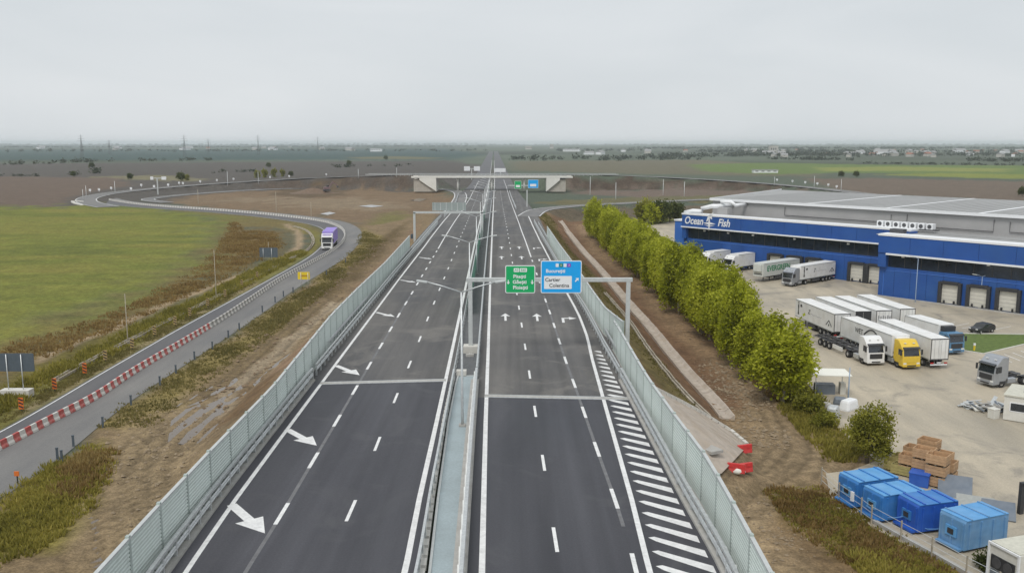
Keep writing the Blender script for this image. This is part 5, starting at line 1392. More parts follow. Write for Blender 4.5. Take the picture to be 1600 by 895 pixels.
for px, lb in (((1136,425), 'white box truck with dark windscreen just above the trees by the blue wall'), ((1098,420), 'white box truck farthest along the blue wall, mostly hidden by trees')):
    t = place('box_truck', lb, 'truck', px, (-.764,-.645), 'white box trucks by the wall')
    cab(t, M_truckw, high=True); trailer_body(t, -2.35, L=6.4, H=3.9, axles=1, fridge=False, z0=1.05)
    for s in (-1, 1): wheel(t, -1.4, s*1.05)
# row with rear doors towards the camera; heading is away from the camera
def row_trailer(label, topx, topy, H=4.0, L=13.5, darkrear=False, marks=False, head=(-.12, .993)):
    p = P(topx, topy, H); h = Vector((head[0], head[1], 0)).normalized(); n = Vector((-h.y, h.x, 0))
    # topx,topy: rear top corner on the side that faces the road
    rear = Vector((p.x, p.y, .055)) - n*1.25
    t = thing('semi_trailer', label, 'trailer', rear + h*L, math.atan2(h.y, h.x), 'trailers in the yard')
    b = trailer_body(t, 0, L=L, H=H, darkrear=darkrear); 
    if marks: figure_marks(b, 0, 1)
    return t, b
row_trailer('printed white trailer nearest the tree row, with a house emblem low on its side', 1304, 491, marks=True)
row_trailer('white trailer with dark open rear, second from the tree row', 1337, 487, darkrear=True)
t, b = row_trailer('white trailer with dark marks across its rear doors, third from the tree row', 1369.5, 485.5)
q = MB()
for k in range(6): q.box((-13.56,-.95+k*.36,2.75), (.02,.2,.95 if k % 2 else .7)); 
q.build('rear_print', mat('print_grey', (.3,.3,.32), .6), b)
row_trailer('clean white trailer, fourth from the tree row, rear facing the open yard', 1406.5, 483)
row_trailer('white trailer with rear doors to the camera, standing between yellow and blue cabs', 1455.5, 530)
dE = (.14, -.99)
# white tractor with empty skeletal chassis
t = place('semi_truck', 'white tractor unit with mirrors and an empty skeletal chassis trailer', 'truck', (1368,571.5), (.16,-.987), 'articulated trucks in the yard')
tractor(t, M_truckw, deflect=False)
sk = MB()
for s in (-.55,.55): sk.box((-8.9,s,1.15), (11.5,.14,.3))
for k in range(7): sk.box((-4.0-k*1.7,0,1.2), (.16,2.35,.16))
sk.build('skeletal_chassis', M_chas, t)
for s in (-1, 1):
    for k in range(3): wheel(t, -10.2-k*1.31, s*1.05)
    MB().box((-7.9,s*1.1,.75), (2.6,.1,.55)).build('side_guard', M_truckw, t)
    MB().box((-11.5,s*1.02,1.1), (4,.42,.05)).build('mudguard', M_black, t)
MB().box((-14.7,0,1.0), (.1,2.4,.35)).build('rear_bar', M_jgry, t)
# yellow truck
t = place('semi_truck', 'yellow-cabbed semi truck with a plain white box trailer lettered WET', 'truck', (1423.5,577.5), (.15,-.989), 'articulated trucks in the yard')
tractor(t, M_yellow, grille=M_yellow, deflect=False); b = trailer_body(t, -2.7, L=13.4)
text("WET", 1.0, M_sblack, b, (-11.0, -1.27, 2.9), (math.pi/2, 0, 0))
q = MB(); q.tube([(-9.6+4.0*k/10, -1.27, 2.75+.95*math.sin(math.pi*k/10)) for k in range(11)], .09, 6); q.build('printed_arc', M_sblack, b)
# blue-cabbed rigid truck
t = place('box_truck', 'rigid truck with blue-grey cab and cooling unit, parked beside the lawn triangle', 'truck', (1494,554.5), (.22,-.975))
cab(t, M_tblue, high=False); trailer_body(t, -2.4, L=7.4, H=3.85, axles=1, fridge=False, z0=1.05)
MB().box((-2.0,0,3.35), (.8,1.9,.75)).build('refrigeration_unit', M_black, t, bevel=.08)
for s in (-1, 1): wheel(t, -1.4, s*1.05)
# silver tractor unit
fw = P(1563.6,605,.055); hd = Vector((-.93,-.36,0)).normalized(); nn_ = Vector((-hd.y, hd.x, 0))
t = thing('tractor_unit', 'silver tractor unit without trailer crossing the open yard near the cabin', 'truck', fw + hd*1.4 + nn_*(-1.05) , math.atan2(hd.y, hd.x))
t.location = fw + hd*1.4 - nn_*1.05
tractor(t, M_silver, dark_mask=True, deflect=False)
# dark hatchback
cc = P(1534,519,.055)
t = thing('parked_car', 'dark grey hatchback parked by the grass triangle in front of the docks', 'car', cc, math.atan2(-.42,-.9))
prof = [(2.0,.32),(2.02,.62),(1.9,.82),(1.05,.95),(.35,1.42),(-1.0,1.48),(-1.75,1.2),(-1.98,.95),(-2.0,.35)]
bd = MB().prism(prof, -.86, .86).build('body', M_crop, t, bevel=.09)
MB().prism([(1.0,.98),(.40,1.38),(.36,1.36),(.95,.95)], -.7, .7).build('windscreen', M_glass, bd)
for s in (-1, 1):
    MB().prism([(.85,.98),(.3,1.36),(-1.0,1.40),(-1.55,1.15),(-1.5,.98)], s*.865-.012, s*.865+.012).build('side_window', M_glass, bd)
    MB().box((1.95,s*.6,.72), (.1,.35,.15)).build('headlight', M_light, bd); MB().box((-1.95,s*.65,.95), (.08,.25,.25)).build('tail_light', M_tail, bd)
    for x in (1.25,-1.25): wheel(t, x, s*.78, .33, True)
# small cars far up the yard
for px, m_, lb in (((1041,386), M_truckw, 'tiny white car beyond the tree row near the annex'), ((1022,372), M_crop, 'tiny dark car beyond the tree row near the annex')):
    t = thing('parked_car', lb, 'car', P(*px, .055), .5); MB().prism(prof, -.86, .86).build('body', m_, t, bevel=.09)
    MB().prism([(.9,1.0),(.3,1.38),(-1.0,1.42),(-1.6,1.1)], -.87, .87).build('glazing', M_glass, t)
    for s in (-1, 1):
        for x in (1.25,-1.25): wheel(t, x, s*.78, .33, True)
# violet truck on the local road
t = place('semi_truck', 'truck with violet tarpaulin body and white cab coming down the local road', 'truck', (511,391), (.10,-1.0)); t.scale = (1.2, 1.2, 1.2)
cab(t, M_truckw, high=True)
trailer_body(t, -2.5, L=11.5, H=4.0, body=M_violet, fridge=False, axles=2, z0=1.1)
MB().box((-.95,0,3.42), (.5,2.0,.5)).build('name_board', mat('pale_violet', (.55,.47,.78), .5), t, bevel=.05)
for s in (-1, 1): wheel(t, -1.4, s*1.05)
# ---------------------------------------------------------------- yard furniture
def yl_lamp(px, yb, yt, label, arms, reach=1.2, rz=0.0):
    b = P(px, yb, .05); q = at_plane(px, yt, b.y); return lamp('yard_lamp', b, q.z-b.z, label, 'yard lamp', None, arms, reach, .35, rz, .075, mat('lamp_blue_grey', (.28,.36,.48), .5, .2))
yl_lamp(1430, 473, 404, 'single slender yard lamp standing free between trailers and protruding blue wall', 1, .8)
yl_lamp(1531, 482, 432, 'yard lamp with two short arms in front of the dock doors', 2, 1.1)
yl_lamp(1377, 455, 369, 'curved-arm yard lamp at the step in the blue wall', 1, .9)
yl_lamp(1325, 627, 574, 'thin pole at the corner of the white kiosk awning', 0)
gp = [(1500,521),(1506,548),(1537,553),(1640,529),(1640,523)]
gpw = [P(x, y, .07) for x, y in gp]
mb = MB(); mb.add([tuple(p) for p in gpw], [tuple(range(5))])
M_lawn = mat('lawn', (.10,.145,.03), .95, var=.25, scale=2.0, bump=.5, bscale=12)
lw = struct(mb.build('lawn', M_lawn))
mb = MB()
for a, b in zip(gpw, gpw[1:]+gpw[:1]): mb.bar(a+Vector((0,0,.02)), b+Vector((0,0,.02)), .22, .2)
mb.build('lawn_kerb', M_concl, lw)
for k in range(9):
    a, b = P(1530+k*13, 561-k*2.6, .066), P(1555+k*13, 571-k*2.6, .066); d = (b-a).normalized(); n = Vector((d.y,-d.x,0))*.07
    MB().add([a-n,a+n,b+n,b-n], [(0,1,2,3)]).build('bay_line', M_white, yard)
for k in range(7):
    a, b = P(1415+k*22, 507+k*1.5, .066), P(1448+k*22, 500+k*1.6, .066); d = (b-a).normalized(); n = Vector((d.y,-d.x,0))*.06
    MB().add([a-n,a+n,b+n,b-n], [(0,1,2,3)]).build('bay_line', M_white, yard)
# bollard on the lawn
mb = MB(); mb.tube([(0,0,0),(0,0,.7)], .14, 8); mb.box((0,0,.85), (.26,.26,.3), mi=1); o = mb.build('bollard', [M_ysign, M_trim], loc=P(1522,547,.07)); tag(o, 'small yellow and white bollard on the lawn triangle', 'bollard')
# site cabin
h_ = Vector((.80,-.60,0)).normalized(); c0 = P(1566.5,655.4,.055)
cb = thing('site_cabin', 'off-white site cabin with small windows at the edge of the yard', 'cabin', c0, math.atan2(h_.y, h_.x))
MB().box((1.9,2.6,1.35), (3.8,5.2,2.6)).build('wall', M_cabin, cb, bevel=.03); 
MB().box((1.9,2.6,2.72), (4.0,5.4,.14)).build('roof', mat('cabin_roof', (.55,.54,.46), .8, var=.1), cb)
for x in (1.0,): 
    w_ = MB().box((x+.3,-.012,1.55), (1.5,.05,1.0)).build('window', M_trim, cb); MB().box((x+.3,-.04,1.55), (1.3,.03,.8)).build('pane', M_glass, w_)
w_ = MB().box((3.1,-.012,1.2), (.8,.05,1.9)).build('door', M_cabin, cb)
MB().box((2.6,2.4,2.85), (2.2,.9,.12)).build('roof_panel', M_lid, cb)
MB().box((-.02,2.2,1.55), (.05,1.4,.9)).build('window', M_glass, cb)
o = MB().box((0,0,.5), (.8,.8,1.0), taper=(1.1,1.1)).box((0,0,1.05), (.92,.92,.1)).build('waste_bin', M_cabin, loc=P(1552,653,.055), rz=.4, bevel=.03); tag(o, 'off-white waste bin between scrap heap and cabin', 'bin')
sc_ = thing('scrap_heap', 'heap of pale boards and scrap metal beside the site cabin', 'scrap heap', P(1540,638,.055))
for k in range(34):
    x, y = rng.uniform(-2.3,2.3), rng.uniform(-1.4,1.4); z = .15+.9*math.exp(-(x*x+y*y)/3)*rng.random()
    M_ = Matrix.Rotation(rng.uniform(0,3.1), 3, 'Z') @ Matrix.Rotation(rng.uniform(-.5,.5), 3, 'X') @ Matrix.Rotation(rng.uniform(-.4,.4), 3, 'Y')
    MB().box((x,y,z), (rng.uniform(.6,2.4), rng.uniform(.15,.9), rng.uniform(.05,.18)), M=M_).build('board', rng.choice([M_cabin, M_conc, M_lid, M_galv]), sc_)
# kiosk awning
k0 = P(1297,616,.0); kt = thing('kiosk_awning', 'small kiosk under a flat cream awning beside the last tree of the row', 'awning', k0, -.1)
MB().prism([(-2.3,2.55),(2.0,2.55),(2.0,2.67),(-2.3,2.67)], -1.5, 1.9).build('canopy', M_tent, kt, bevel=.03)
for x in (-2.0,1.7):
    for y in (-1.3,1.6): MB().box((x,y,1.3), (.08,.08,2.5)).build('leg', M_galv, kt)
MB().box((-.6,.4,.6), (2.2,1.2,1.2)).build('counter', M_lid, kt); MB().box((1.4,.3,.7), (.6,.9,1.4)).build('cupboard', M_cabin, kt)
# bulky waste under the round tree
for (px, m_, lb, sz) in (((1301,652), M_galv, 'grey wrapped bale among the bushes left of the round tree', (1.6,1.3,1.3)), ((1326,640), M_trim, 'white tank lying behind the round tree', (2.4,1.3,1.2)), ((1312,632), M_lid, 'dark blue-grey crate under the kiosk edge', (1.5,1.0,.9)), ((1292,638), M_conc, 'pale stone block beside the kiosk', (1.2,.8,.7))):
    o = MB().box((0,0,sz[2]/2), sz, taper=(.8,.8)).build('bulky_waste', m_, loc=G(*px), rz=rng.uniform(0,3), bevel=.25); tag(o, lb, 'bulky waste')
# wooden bins
def crate(m_, w=1.65, d=1.35, h=.95):
    r = thing('wooden_crate', 'x', 'crate', (0,0,0))
    for k in range(3):
        for s in (-1, 1):
            MB().box((0,s*(d/2-.03),.14+.27*k+.12), (w,.06,.25)).build('side_board', m_, r); MB().box((s*(w/2-.03),0,.14+.27*k+.12), (.06,d-.13,.25)).build('end_board', m_, r)
    MB().box((0,0,.13), (w-.13,d-.13,.04)).build('floor_board', m_, r)
    for x in (-w/2+.15,0,w/2-.15): MB().box((x,0,.05), (.14,d,.1)).build('bearer', M_bark, r)
    for sx in (-1,1):
        for sy in (-1,1): MB().box((sx*(w/2-.1),sy*(d/2-.1),.5), (.08,.08,.86)).build('corner_post', m_, r)
    return r
proto = {'b': crate(M_wood), 'g': crate(M_wood2)}; used = {'b': False, 'g': False}
CR = 'wooden bins stacked beside the round tree'
for px, n, kind, wh_ in (((1463,758),3,'b','front'), ((1442,748),3,'b','middle'), ((1421,741),2,'b','inner'), ((1476,751),2,'b','outer'), ((1449,733),3,'b','rear'), ((1470,737),2,'b','far'), ((1428,728),2,'b','tree-side'), ((1410,740),1,'g','low'), ((1399,734),1,'g','shaded'), ((1411,726),1,'g','back')):
    for k in range(n):
        lb = {'b': 'brown wooden bin in the %s stack of the crate pile, %s' % (wh_, ['at its foot', 'one level up', 'on its top'][k if k < n-1 or n == 1 else (2 if n > 1 else 0)]),
              'g': 'single greenish wooden bin, the %s one beside the round tree' % wh_}[kind]
        loc = P(*px, .055) + Vector((0,0,k*.96))
        if not used[kind]:
            o = proto[kind]; used[kind] = True; o.location = loc; o.rotation_euler = (0,0,-.75); o['label'] = lb; o['group'] = CR
        else: clone(proto[kind], lb, loc, -.75+rng.uniform(-.04,.04), CR)
# blue compaction containers
def skip(label, c, rz, L, w, h, m_, mt):
    t = thing('compactor_container', label, 'container', c, rz, 'blue waste containers along the fence')
    b = MB().prism([(0,.25),(0,h*.93),(.10,h),(L-.06,h),(L,h*.96),(L,.25)], 0, w).build('body', m_, t, bevel=.04)
    MB().box((L/2+.02,w/2,h+.03), (L-.16,w+.10,.07)).build('lid', mt, b, bevel=.02)
    for k in range(4):
        x = .45+(L-.8)*k/3
        MB().box((x,-.035,.25+h*.42), (.14,.08,h*.78)).build('rib', m_, b); MB().box((x,w+.035,.25+h*.42), (.14,.08,h*.78)).build('rib', m_, b)
    for k in range(3): MB().box((.55+(L-1)*(k)/2,w/2,h+.09), (.12,w+.12,.08)).build('top_rib', m_, b)
    for y in (.18,w/2,w-.18): MB().box((-.0,y,.25+h*.40), (.16,.12,h*.78)).build('end_post', m_, b)
    MB().box((-.06,w/2,h*.55), (.1,w*.42,h*.3)).build('hatch', mt, b); MB().box((-.13,w/2,h*.55), (.05,w*.22,h*.16)).build('hatch_window', M_black, b)
    for y in (.35,w-.35): MB().box((L/2,y,.14), (L+.1,.18,.24)).build('skid', M_chas, t)
    MB().box((-.22,w/2,.30), (.35,w*.9,.16)).build('sill', m_, t)
    return t
rzS = math.atan2(.32,.95)
for lb, px, L_, w_, h__, m_, mt, dr in (
    ('light-lidded blue container nearest the wooden bins', (1338,797), 4.0, 2.35, 2.3, M_skip, M_skiptop, .0),
    ('second blue container from the wooden bins, lid ridged across', (1377,819), 4.0, 2.25, 2.25, M_skip, M_skiptop, .0),
    ('deep blue container with the darkest paint in the row', (1432,837), 3.6, 2.3, 2.35, M_skip2, M_skip, -.05),
    ('faded blue container at the end of the row beside the white reefer', (1505,866), 4.2, 2.3, 2.45, M_skip3, M_skiptop, .05)):
    skip(lb, P(*px, .0), rzS+dr, L_, w_, h__, m_, mt)
o = MB().box((0,0,.55), (1.5,1.2,1.1), taper=(1.05,1.05)).box((0,0,1.12), (1.66,1.36,.1)).build('waste_bin', M_skip2, loc=P(1437,757,.055), rz=-.6, bevel=.03); tag(o, 'small blue bin between wooden bins and blue containers', 'bin')
def tilted(px, w, d, label, rx, rz, m_=M_lid):
    o = MB().box((0,0,.05), (w,d,.12)).build('steel_plate', m_, loc=P(*px, .45), bevel=.02); o.rotation_euler = (rx, 0, rz); return tag(o, label, 'steel plate')
tilted((1492,764), 2.6, 3.0, 'upper grey steel cover plate leaning behind the deep blue container', .5, -.45)
tilted((1524,790), 2.8, 2.6, 'pale grey steel cover plate lying between the two darker plates', .25, -.45, mat('pale_steel_plate', (.33,.34,.32), .6, var=.1))
tilted((1560,797), 2.4, 2.2, 'lower dark grey steel plate behind the faded blue container', .35, -.45)
# white refrigerated container at the corner
rc = thing('reefer_container', 'cream refrigerated container with a dark cooling panel on its end', 'container', P(1542,905,.0), math.atan2(.30,.95))
b = MB().box((3.0,-1.2,1.45), (6.0,2.44,2.6)).build('body', M_cabin, rc, bevel=.03)
for k in range(14): MB().box((.5+k*.4,.03,1.4), (.16,.05,2.3)).build('wall_rib', M_cabin, b)
MB().box((3.0,-1.2,2.79), (5.9,2.3,.06)).build('roof', mat('cabin_roof', (.55,.54,.46), .8, var=.1), b)
fr = MB()
for y in (0,-2.4): fr.box((-.03,y,1.45), (.12,.14,2.65))
fr.box((-.03,-1.2,2.7), (.12,2.3,.14)); fr.box((-.03,-1.2,.25), (.12,2.3,.2)); fr.build('end_frame', M_trim, b)
MB().box((-.05,-1.2,1.55), (.08,1.9,.9)).build('cooling_panel', M_black, b); MB().tube([(-.09,-.75,1.55),(-.13,-.75,1.55)], .36, 14).build('fan', M_chas, b); MB().tube([(-.09,-1.65,1.55),(-.13,-1.65,1.55)], .36, 14).build('fan', M_chas, b)
MB().box((-.05,-1.2,.75), (.07,1.9,.5)).build('lower_panel', M_lid, b)
o = MB().box((0,0,1.3), (.4,.3,2.6)).box((.3,0,2.4), (.9,.3,.3)).build('lift_frame', M_black, loc=P(1594,802,.055), rz=.3); tag(o, 'black steel lift frame behind the cream container', 'frame')
# plot fence along the containers
fpx = [(1283,758),(1310,783),(1345,808),(1361,820),(1407,846),(1455,872),(1509,903),(1560,930)]
ft = thing('wire_fence', 'low wire fence with thin posts in front of the blue containers', 'fence', P(*fpx[0], 0)); o0 = P(*fpx[0], 0)
fp = [P(x, y, 0)-o0 for x, y in fpx]
for p in fp: MB().box(p+Vector((0,0,.8)), (.09,.09,1.7)).build('post', M_barkp, ft)
for z in (.5,1.0,1.5):
    mb = MB(); mb.tube([p+Vector((0,0,z)) for p in fp], .02, 4); mb.build('wire', M_galv, ft)
kb = MB()
for i in range(3, len(fp)-1): kb.bar(fp[i]+Vector((.3,.3,.15)), fp[i+1]+Vector((.3,.3,.15)), .3, .4)
kb.build('kerb', M_conc, ft)
o = MB().box((0,0,1.0), (.55,.4,.8)).box((0,0,.3), (.1,.1,.7)).build('meter_cabinet', M_trim, loc=P(1334,793,0), rz=.6, bevel=.03); tag(o, 'small white meter cabinet on a post before the blue containers', 'cabinet')
mb = MB(); mb.tube([P(1352,808,0)+Vector((0,0,1.0))+Vector((k*.42, -.42*k, -.5*math.sin(math.pi*(k % 5)/5))) for k in range(15)], .045, 5); o = mb.build('hose', mat('blue_hose', (.10,.26,.55), .5), smooth=True); tag(o, 'pale blue hose sagging along the fence in front of the containers', 'hose')
# ---------------------------------------------------------------- vegetation
def quads_mesh(name, c, size, nrm_jit, m, seed, shade=None, elong=1.0):
    """leaf quads at points c (n,3)"""
    g = np.random.default_rng(seed); n = len(c)
    a = g.normal(size=(n, 3)); a /= np.linalg.norm(a, axis=1, keepdims=True)
    b = g.normal(size=(n, 3)); b -= (a*b).sum(1, keepdims=True)*a; b /= np.linalg.norm(b, axis=1, keepdims=True)
    s = size*g.uniform(.6, 1.25, (n, 1))
    a = a*s*elong*.5; b = b*s*.5
    v = np.stack([c-a*.9-b*.2, c-a*.1-b, c+a, c-a*.1+b], 1).reshape(-1, 3)
    me = bpy.data.meshes.new(name); me.vertices.add(4*n); me.vertices.foreach_set('co', v.astype(np.float32).ravel())
    me.loops.add(4*n); me.loops.foreach_set('vertex_index', np.arange(4*n, dtype=np.int32))
    me.polygons.add(n); me.polygons.foreach_set('loop_start', np.arange(0, 4*n, 4, dtype=np.int32)); me.update()
    at = me.attributes.new('shade', 'FLOAT', 'FACE'); at.data.foreach_set('value', (shade if shade is not None else g.random(n)).astype(np.float32))
    me.materials.append(m); return me
def crown_points(seed, rx, rz, zc, nclump, nleaf, cs, vert=1.0, top_pull=0.0, hollow=.55):
    g = np.random.default_rng(seed)
    u = g.normal(size=(nclump, 3)); u /= np.linalg.norm(u, axis=1, keepdims=True)
    r = g.uniform(hollow, 1.0, (nclump, 1))**.7
    lump = 1 + .22*np.sin(u[:, :1]*3.1+seed) + .18*np.cos(u[:, 1:2]*4.3+seed*2) + g.normal(0, .08, (nclump, 1))
    c = u*r*lump*np.array([rx, rx, rz])
    taper = 1 - top_pull*np.clip(c[:, 2:]/rz, -.3, 1); c[:, :2] *= taper
    sh0 = g.random(nclump)
    k = np.repeat(np.arange(nclump), nleaf)
    p = c[k] + g.normal(size=(len(k), 3))*np.array([cs, cs, cs*vert])
    p[:, 2] += zc
    sh = np.clip(.55*sh0[k] + .45*g.random(len(k)), 0, 1)
    return p, sh, c + np.array([0, 0, zc])
def trunk_mesh(seed, h, cl, r=.16, m=None, branches=9, forks=1):
    g = random.Random(seed); mb = MB()
    pts = [(0,0,-.3)]; x = y = 0
    for k in range(1, 6): x += g.uniform(-.12,.12); y += g.uniform(-.12,.12); pts.append((x, y, h*k/5))
    mb.tube(pts, [r*1.25, r, r*.85, r*.65, r*.45, r*.15], 8)
    idx = list(range(len(cl))); g.shuffle(idx)
    for i in idx[:branches]:
        t = cl[i]; z0 = max(.9, min(h*.75, t[2]-1.6-.3*math.hypot(t[0], t[1])))
        k = z0/h*5; b = Vector(pts[min(5, int(k))])
        mid = b.lerp(Vector(t), .5) + Vector((0,0,.25)); mb.tube([b, mid, t], [r*.42, r*.28, r*.08], 5)
    return mb.mesh('trunk', m or M_bark, smooth=True)
VAR = []
for k in range(6):
    p, sh, cl = crown_points(100+k, 2.6, 4.0, 5.9, 120, 88, .38, 1.7, .2, .35)
    VAR.append((quads_mesh('crown', p, .25, 0, M_leaf1, k, sh, 2.0), trunk_mesh(k, 8.2, cl, .15, M_barkp)))
def tree(name, loc, var, label, group, s=1.0, sz=1.0, rz=None, cat='tree'):
    t = thing(name, label, cat, loc, rng.uniform(0, 6.28) if rz is None else rz, group)
    link('crown', var[0], t); link('trunk', var[1], t); t.scale = (s, s, s*sz); return t
N_ROW = 35
for i in range(N_ROW):
    f = i/(N_ROW-1); Y = 99.0 + (288-99)*f; X = 30.6 - 5.2*f + .4*math.sin(i*1.7)
    lb = 'nearest tree of the yellow-green row, pale trunk bare above the kiosk' if i == 0 else \
         'farthest tree of the yellow-green row, next to the dark field road' if i == N_ROW-1 else \
         '%s tree of the yellow-green row, counted from the kiosk awning' % ORD[i] if i < 12 else \
         'yellow-green tree in the dense far half of the row screening the truck yard'
    tree('row_tree', Vector((X, Y+rng.uniform(-.9,.9), H1(X, Y))), VAR[i % 6], lb, 'row of trees along the truck yard', rng.uniform(.92, 1.08)*(1.2 if i == 0 else min(1, .92+.02*i)), rng.uniform(.94, 1.06)*(.78 if i == 0 else min(1, .84+.03*i)))
for i in range(22):
    f = (i+.5)/22; Y = 128 + (290-128)*f; X = 35.2 - 5.2*(Y-99)/189 + rng.uniform(-.6,.6)
    tree('row_tree', Vector((X, Y, 0)), VAR[(i*5+2) % 6], 'yellow-green tree on the yard side of the dense row', 'second line of trees along the truck yard', rng.uniform(.82, 1.0), rng.uniform(.9, 1.05))
# round tree
p, sh, cl = crown_points(31, 1.85, 2.1, 2.95, 110, 80, .27, 1.0, .12, .45)
RT = (quads_mesh('crown', p, .17, 0, M_leaf3, 9, sh, 1.3), trunk_mesh(33, 4.2, cl, .14, M_bark))
tree('round_tree', P(1354,722,0), RT, 'round leafy tree standing alone between wooden bins and white tank', None, 1.04)
# bushes by the kiosk
def bush(px, s, label, m=M_leaf3, seed=1, group=None):
    p, sh, cl = crown_points(seed, 1.3, .95, 1.0, 45, 45, .26, 1.0, .1, .3)
    t = thing('bush', label, 'bush', G(*px), rng.uniform(0, 6), group); link('foliage', quads_mesh('foliage', p, .2, 0, m, seed, sh, 1.3), t); link('stem', trunk_mesh(seed, 1.2, cl, .05, M_bark, 6), t); t.scale = (s, s, s)
bush((1264,646), 1.25, 'rounded yellow-green bush at the foot of the nearest row tree', seed=41)
bush((1288,668), .85, 'low bush below the grey wrapped bale', M_leaf3, 42)
bush((1381,712), .6, 'small bush between the round tree and the wooden bins', M_leaf3, 44)
bush((1548,892), .7, 'small dark shrub at the corner of the cream container', M_leaf2, 45)
# trees behind the far end of the row
DV = []
for k in range(3):
    p, sh, cl = crown_points(60+k, 3.0, 3.3, 4.2, 55, 40, .6, 1.2, .15, .3)
    DV.append((quads_mesh('crown', p, .6, 0, (M_leaf3, M_leaf2, M_leaf1)[k], 70+k, sh, 1.3), trunk_mesh(70+k, 6, cl, .2, M_bark, 5)))
for i, (x, y, k, s) in enumerate([(1003,348,0,1.0),(1018,350,2,.95),(1032,349,1,1.1),(1046,347,1,1.0),(1058,346,1,.9),(1014,340,0,.9)]):
    tree('background_tree', P(x, y, 0), DV[k], ['bushy tree just behind the far end of the row, pale green', 'bright green tree second behind the far end of the row', 'dark tree near the annex, tallest of its cluster', 'dark tree beside the annex corner', 'dark tree touching the annex wall', 'olive tree at the back of the cluster by the annex'][i], 'trees between row and annex', s)
# far single trees on the plain
LONE = ['round dark bush on the pale strip beyond the tip of the loop road', 'dark bush just beyond the small T-shaped gantry', 'paler bush touching the dark one beyond the T-shaped gantry'] + \
       ['%s olive tree in the short line beyond the ramp, from the loop side' % ORD[q] for q in range(4)] + ['darker tree ending the short line beyond the ramp', 'lone dark tree on the ploughed plain above the excavator', 'far lone dark tree near the low white hall',
        'dark bush on the green field behind the curve boards', 'second dark bush on the green field behind the curve boards', 'dark tree behind the far roof corner of the warehouse', 'dark tree in the hedge below the tallest pylon', 'low bush on the ploughed field near the dark hedge', 'small dark tree below the faint pylon above the ramp']
for i, (x, y, k, s) in enumerate([(203,281,1,.7),(283,283,1,.9),(292,282,0,.6),(402,278,0,.8),(414,277.5,0,.9),(428,276.5,0,.9),(442,276,0,.8),(455,275.5,1,.6),(545,259,1,.9),(603,250,1,1.0),(1314,277,1,.7),(1338,277,1,.7),(1598,307,1,.7),(143,263,1,.9),(115,276,1,.6),(420,262,1,.8)]):
    tree('lone_tree', P(x, y, 0), DV[k], LONE[i], 'single trees on the far plain', s)

# tufts
def sample_poly(pg, n, seed):
    g = np.random.default_rng(seed); xs_ = [p[0] for p in pg]; ys_ = [p[1] for p in pg]; X = []; Y = []
    got = 0
    while got < n:
        x = g.uniform(min(xs_), max(xs_), n*3); y = g.uniform(min(ys_), max(ys_), n*3)
        k = inpoly(x, y, pg, 1.5) > g.random(n*3); X.append(x[k]); Y.append(y[k]); got += k.sum()
        if got == 0: break
    return np.concatenate(X)[:n], np.concatenate(Y)[:n]
def tufts(name, label, pg, n, h0, h1, m, seed, blades=6, spread=.35, wid=.05, clump=3.0, cat='weeds'):
    g = np.random.default_rng(seed); X, Y = sample_poly(pg, n, seed)
    nz_ = fbm(X, Y, clump, seed, 3); k = nz_ > g.uniform(-.7, .25, len(X)); X, Y, nz_ = X[k], Y[k], nz_[k]
    Z = height(X, Y) + roughness(X, Y); n = len(X)
    hh = (g.uniform(h0, h1, n)*(1+.5*nz_))
    ii = np.repeat(np.arange(n), blades); N = len(ii)
    a = g.uniform(0, 2*np.pi, N); off = g.uniform(0, spread, N); w = wid*g.uniform(.6, 1.5, N)
    bx = X[ii]+np.cos(a)*off*.5; by = Y[ii]+np.sin(a)*off*.5; bz = Z[ii]-.05
    t = g.uniform(0, 2*np.pi, N); lean = g.uniform(.1, .6, N)*hh[ii]; H_ = hh[ii]*g.uniform(.6, 1.1, N)
    v = np.empty((N, 4, 3)); px_, py_ = -np.sin(t)*w, np.cos(t)*w
    v[:,0] = np.stack([bx-px_, by-py_, bz], 1); v[:,1] = np.stack([bx+px_, by+py_, bz], 1)
    v[:,2] = np.stack([bx+np.cos(a)*lean*.5+px_*1.5, by+np.sin(a)*lean*.5+py_*1.5, bz+H_*.6], 1); v[:,3] = np.stack([bx+np.cos(a)*lean, by+np.sin(a)*lean, bz+H_], 1)
    me = bpy.data.meshes.new(name); me.vertices.add(4*N); me.vertices.foreach_set('co', v.astype(np.float32).ravel())
    tri = (np.arange(N)*4)[:, None] + np.array([[0,1,2,3]])
    me.loops.add(4*N); me.loops.foreach_set('vertex_index', tri.astype(np.int32).ravel()); me.polygons.add(N); me.polygons.foreach_set('loop_start', np.arange(0, 4*N, 4, dtype=np.int32)); me.update()
    at = me.attributes.new('shade', 'FLOAT', 'FACE'); sh = np.clip(.5+.4*fbm(X, Y, 5, seed+3, 3)[ii]+g.uniform(-.3,.3,N), 0, 1); at.data.foreach_set('value', sh.astype(np.float32))
    me.materials.append(m); o = stuff(link(name, me)); tag(o, label, cat); return o
tufts('weeds', 'tall yellow-green weeds in the near corner below the local road', poly([(0,800),(60,745),(110,715),(150,695),(160,725),(138,775),(115,825),(60,860),(0,870),(-150,940),(-150,880)]), 3600, .12, .62, M_weedg, 201, 7, .7, .05, 2.2)
tufts('weeds', 'dark brushy weeds behind the yellow-green patch', poly([(118,715),(165,702),(155,750),(120,785),(98,765)]), 700, .3, .8, M_weed, 202, 7)
tufts('weeds', 'dry brown and green weeds along the container fence', poly([(1205,768),(1270,760),(1320,795),(1400,850),(1490,905),(1560,960),(1390,960),(1360,890),(1280,838),(1215,795)]), 2600, .15, .5, M_weed, 203, 7, .6, .05, 2.0)
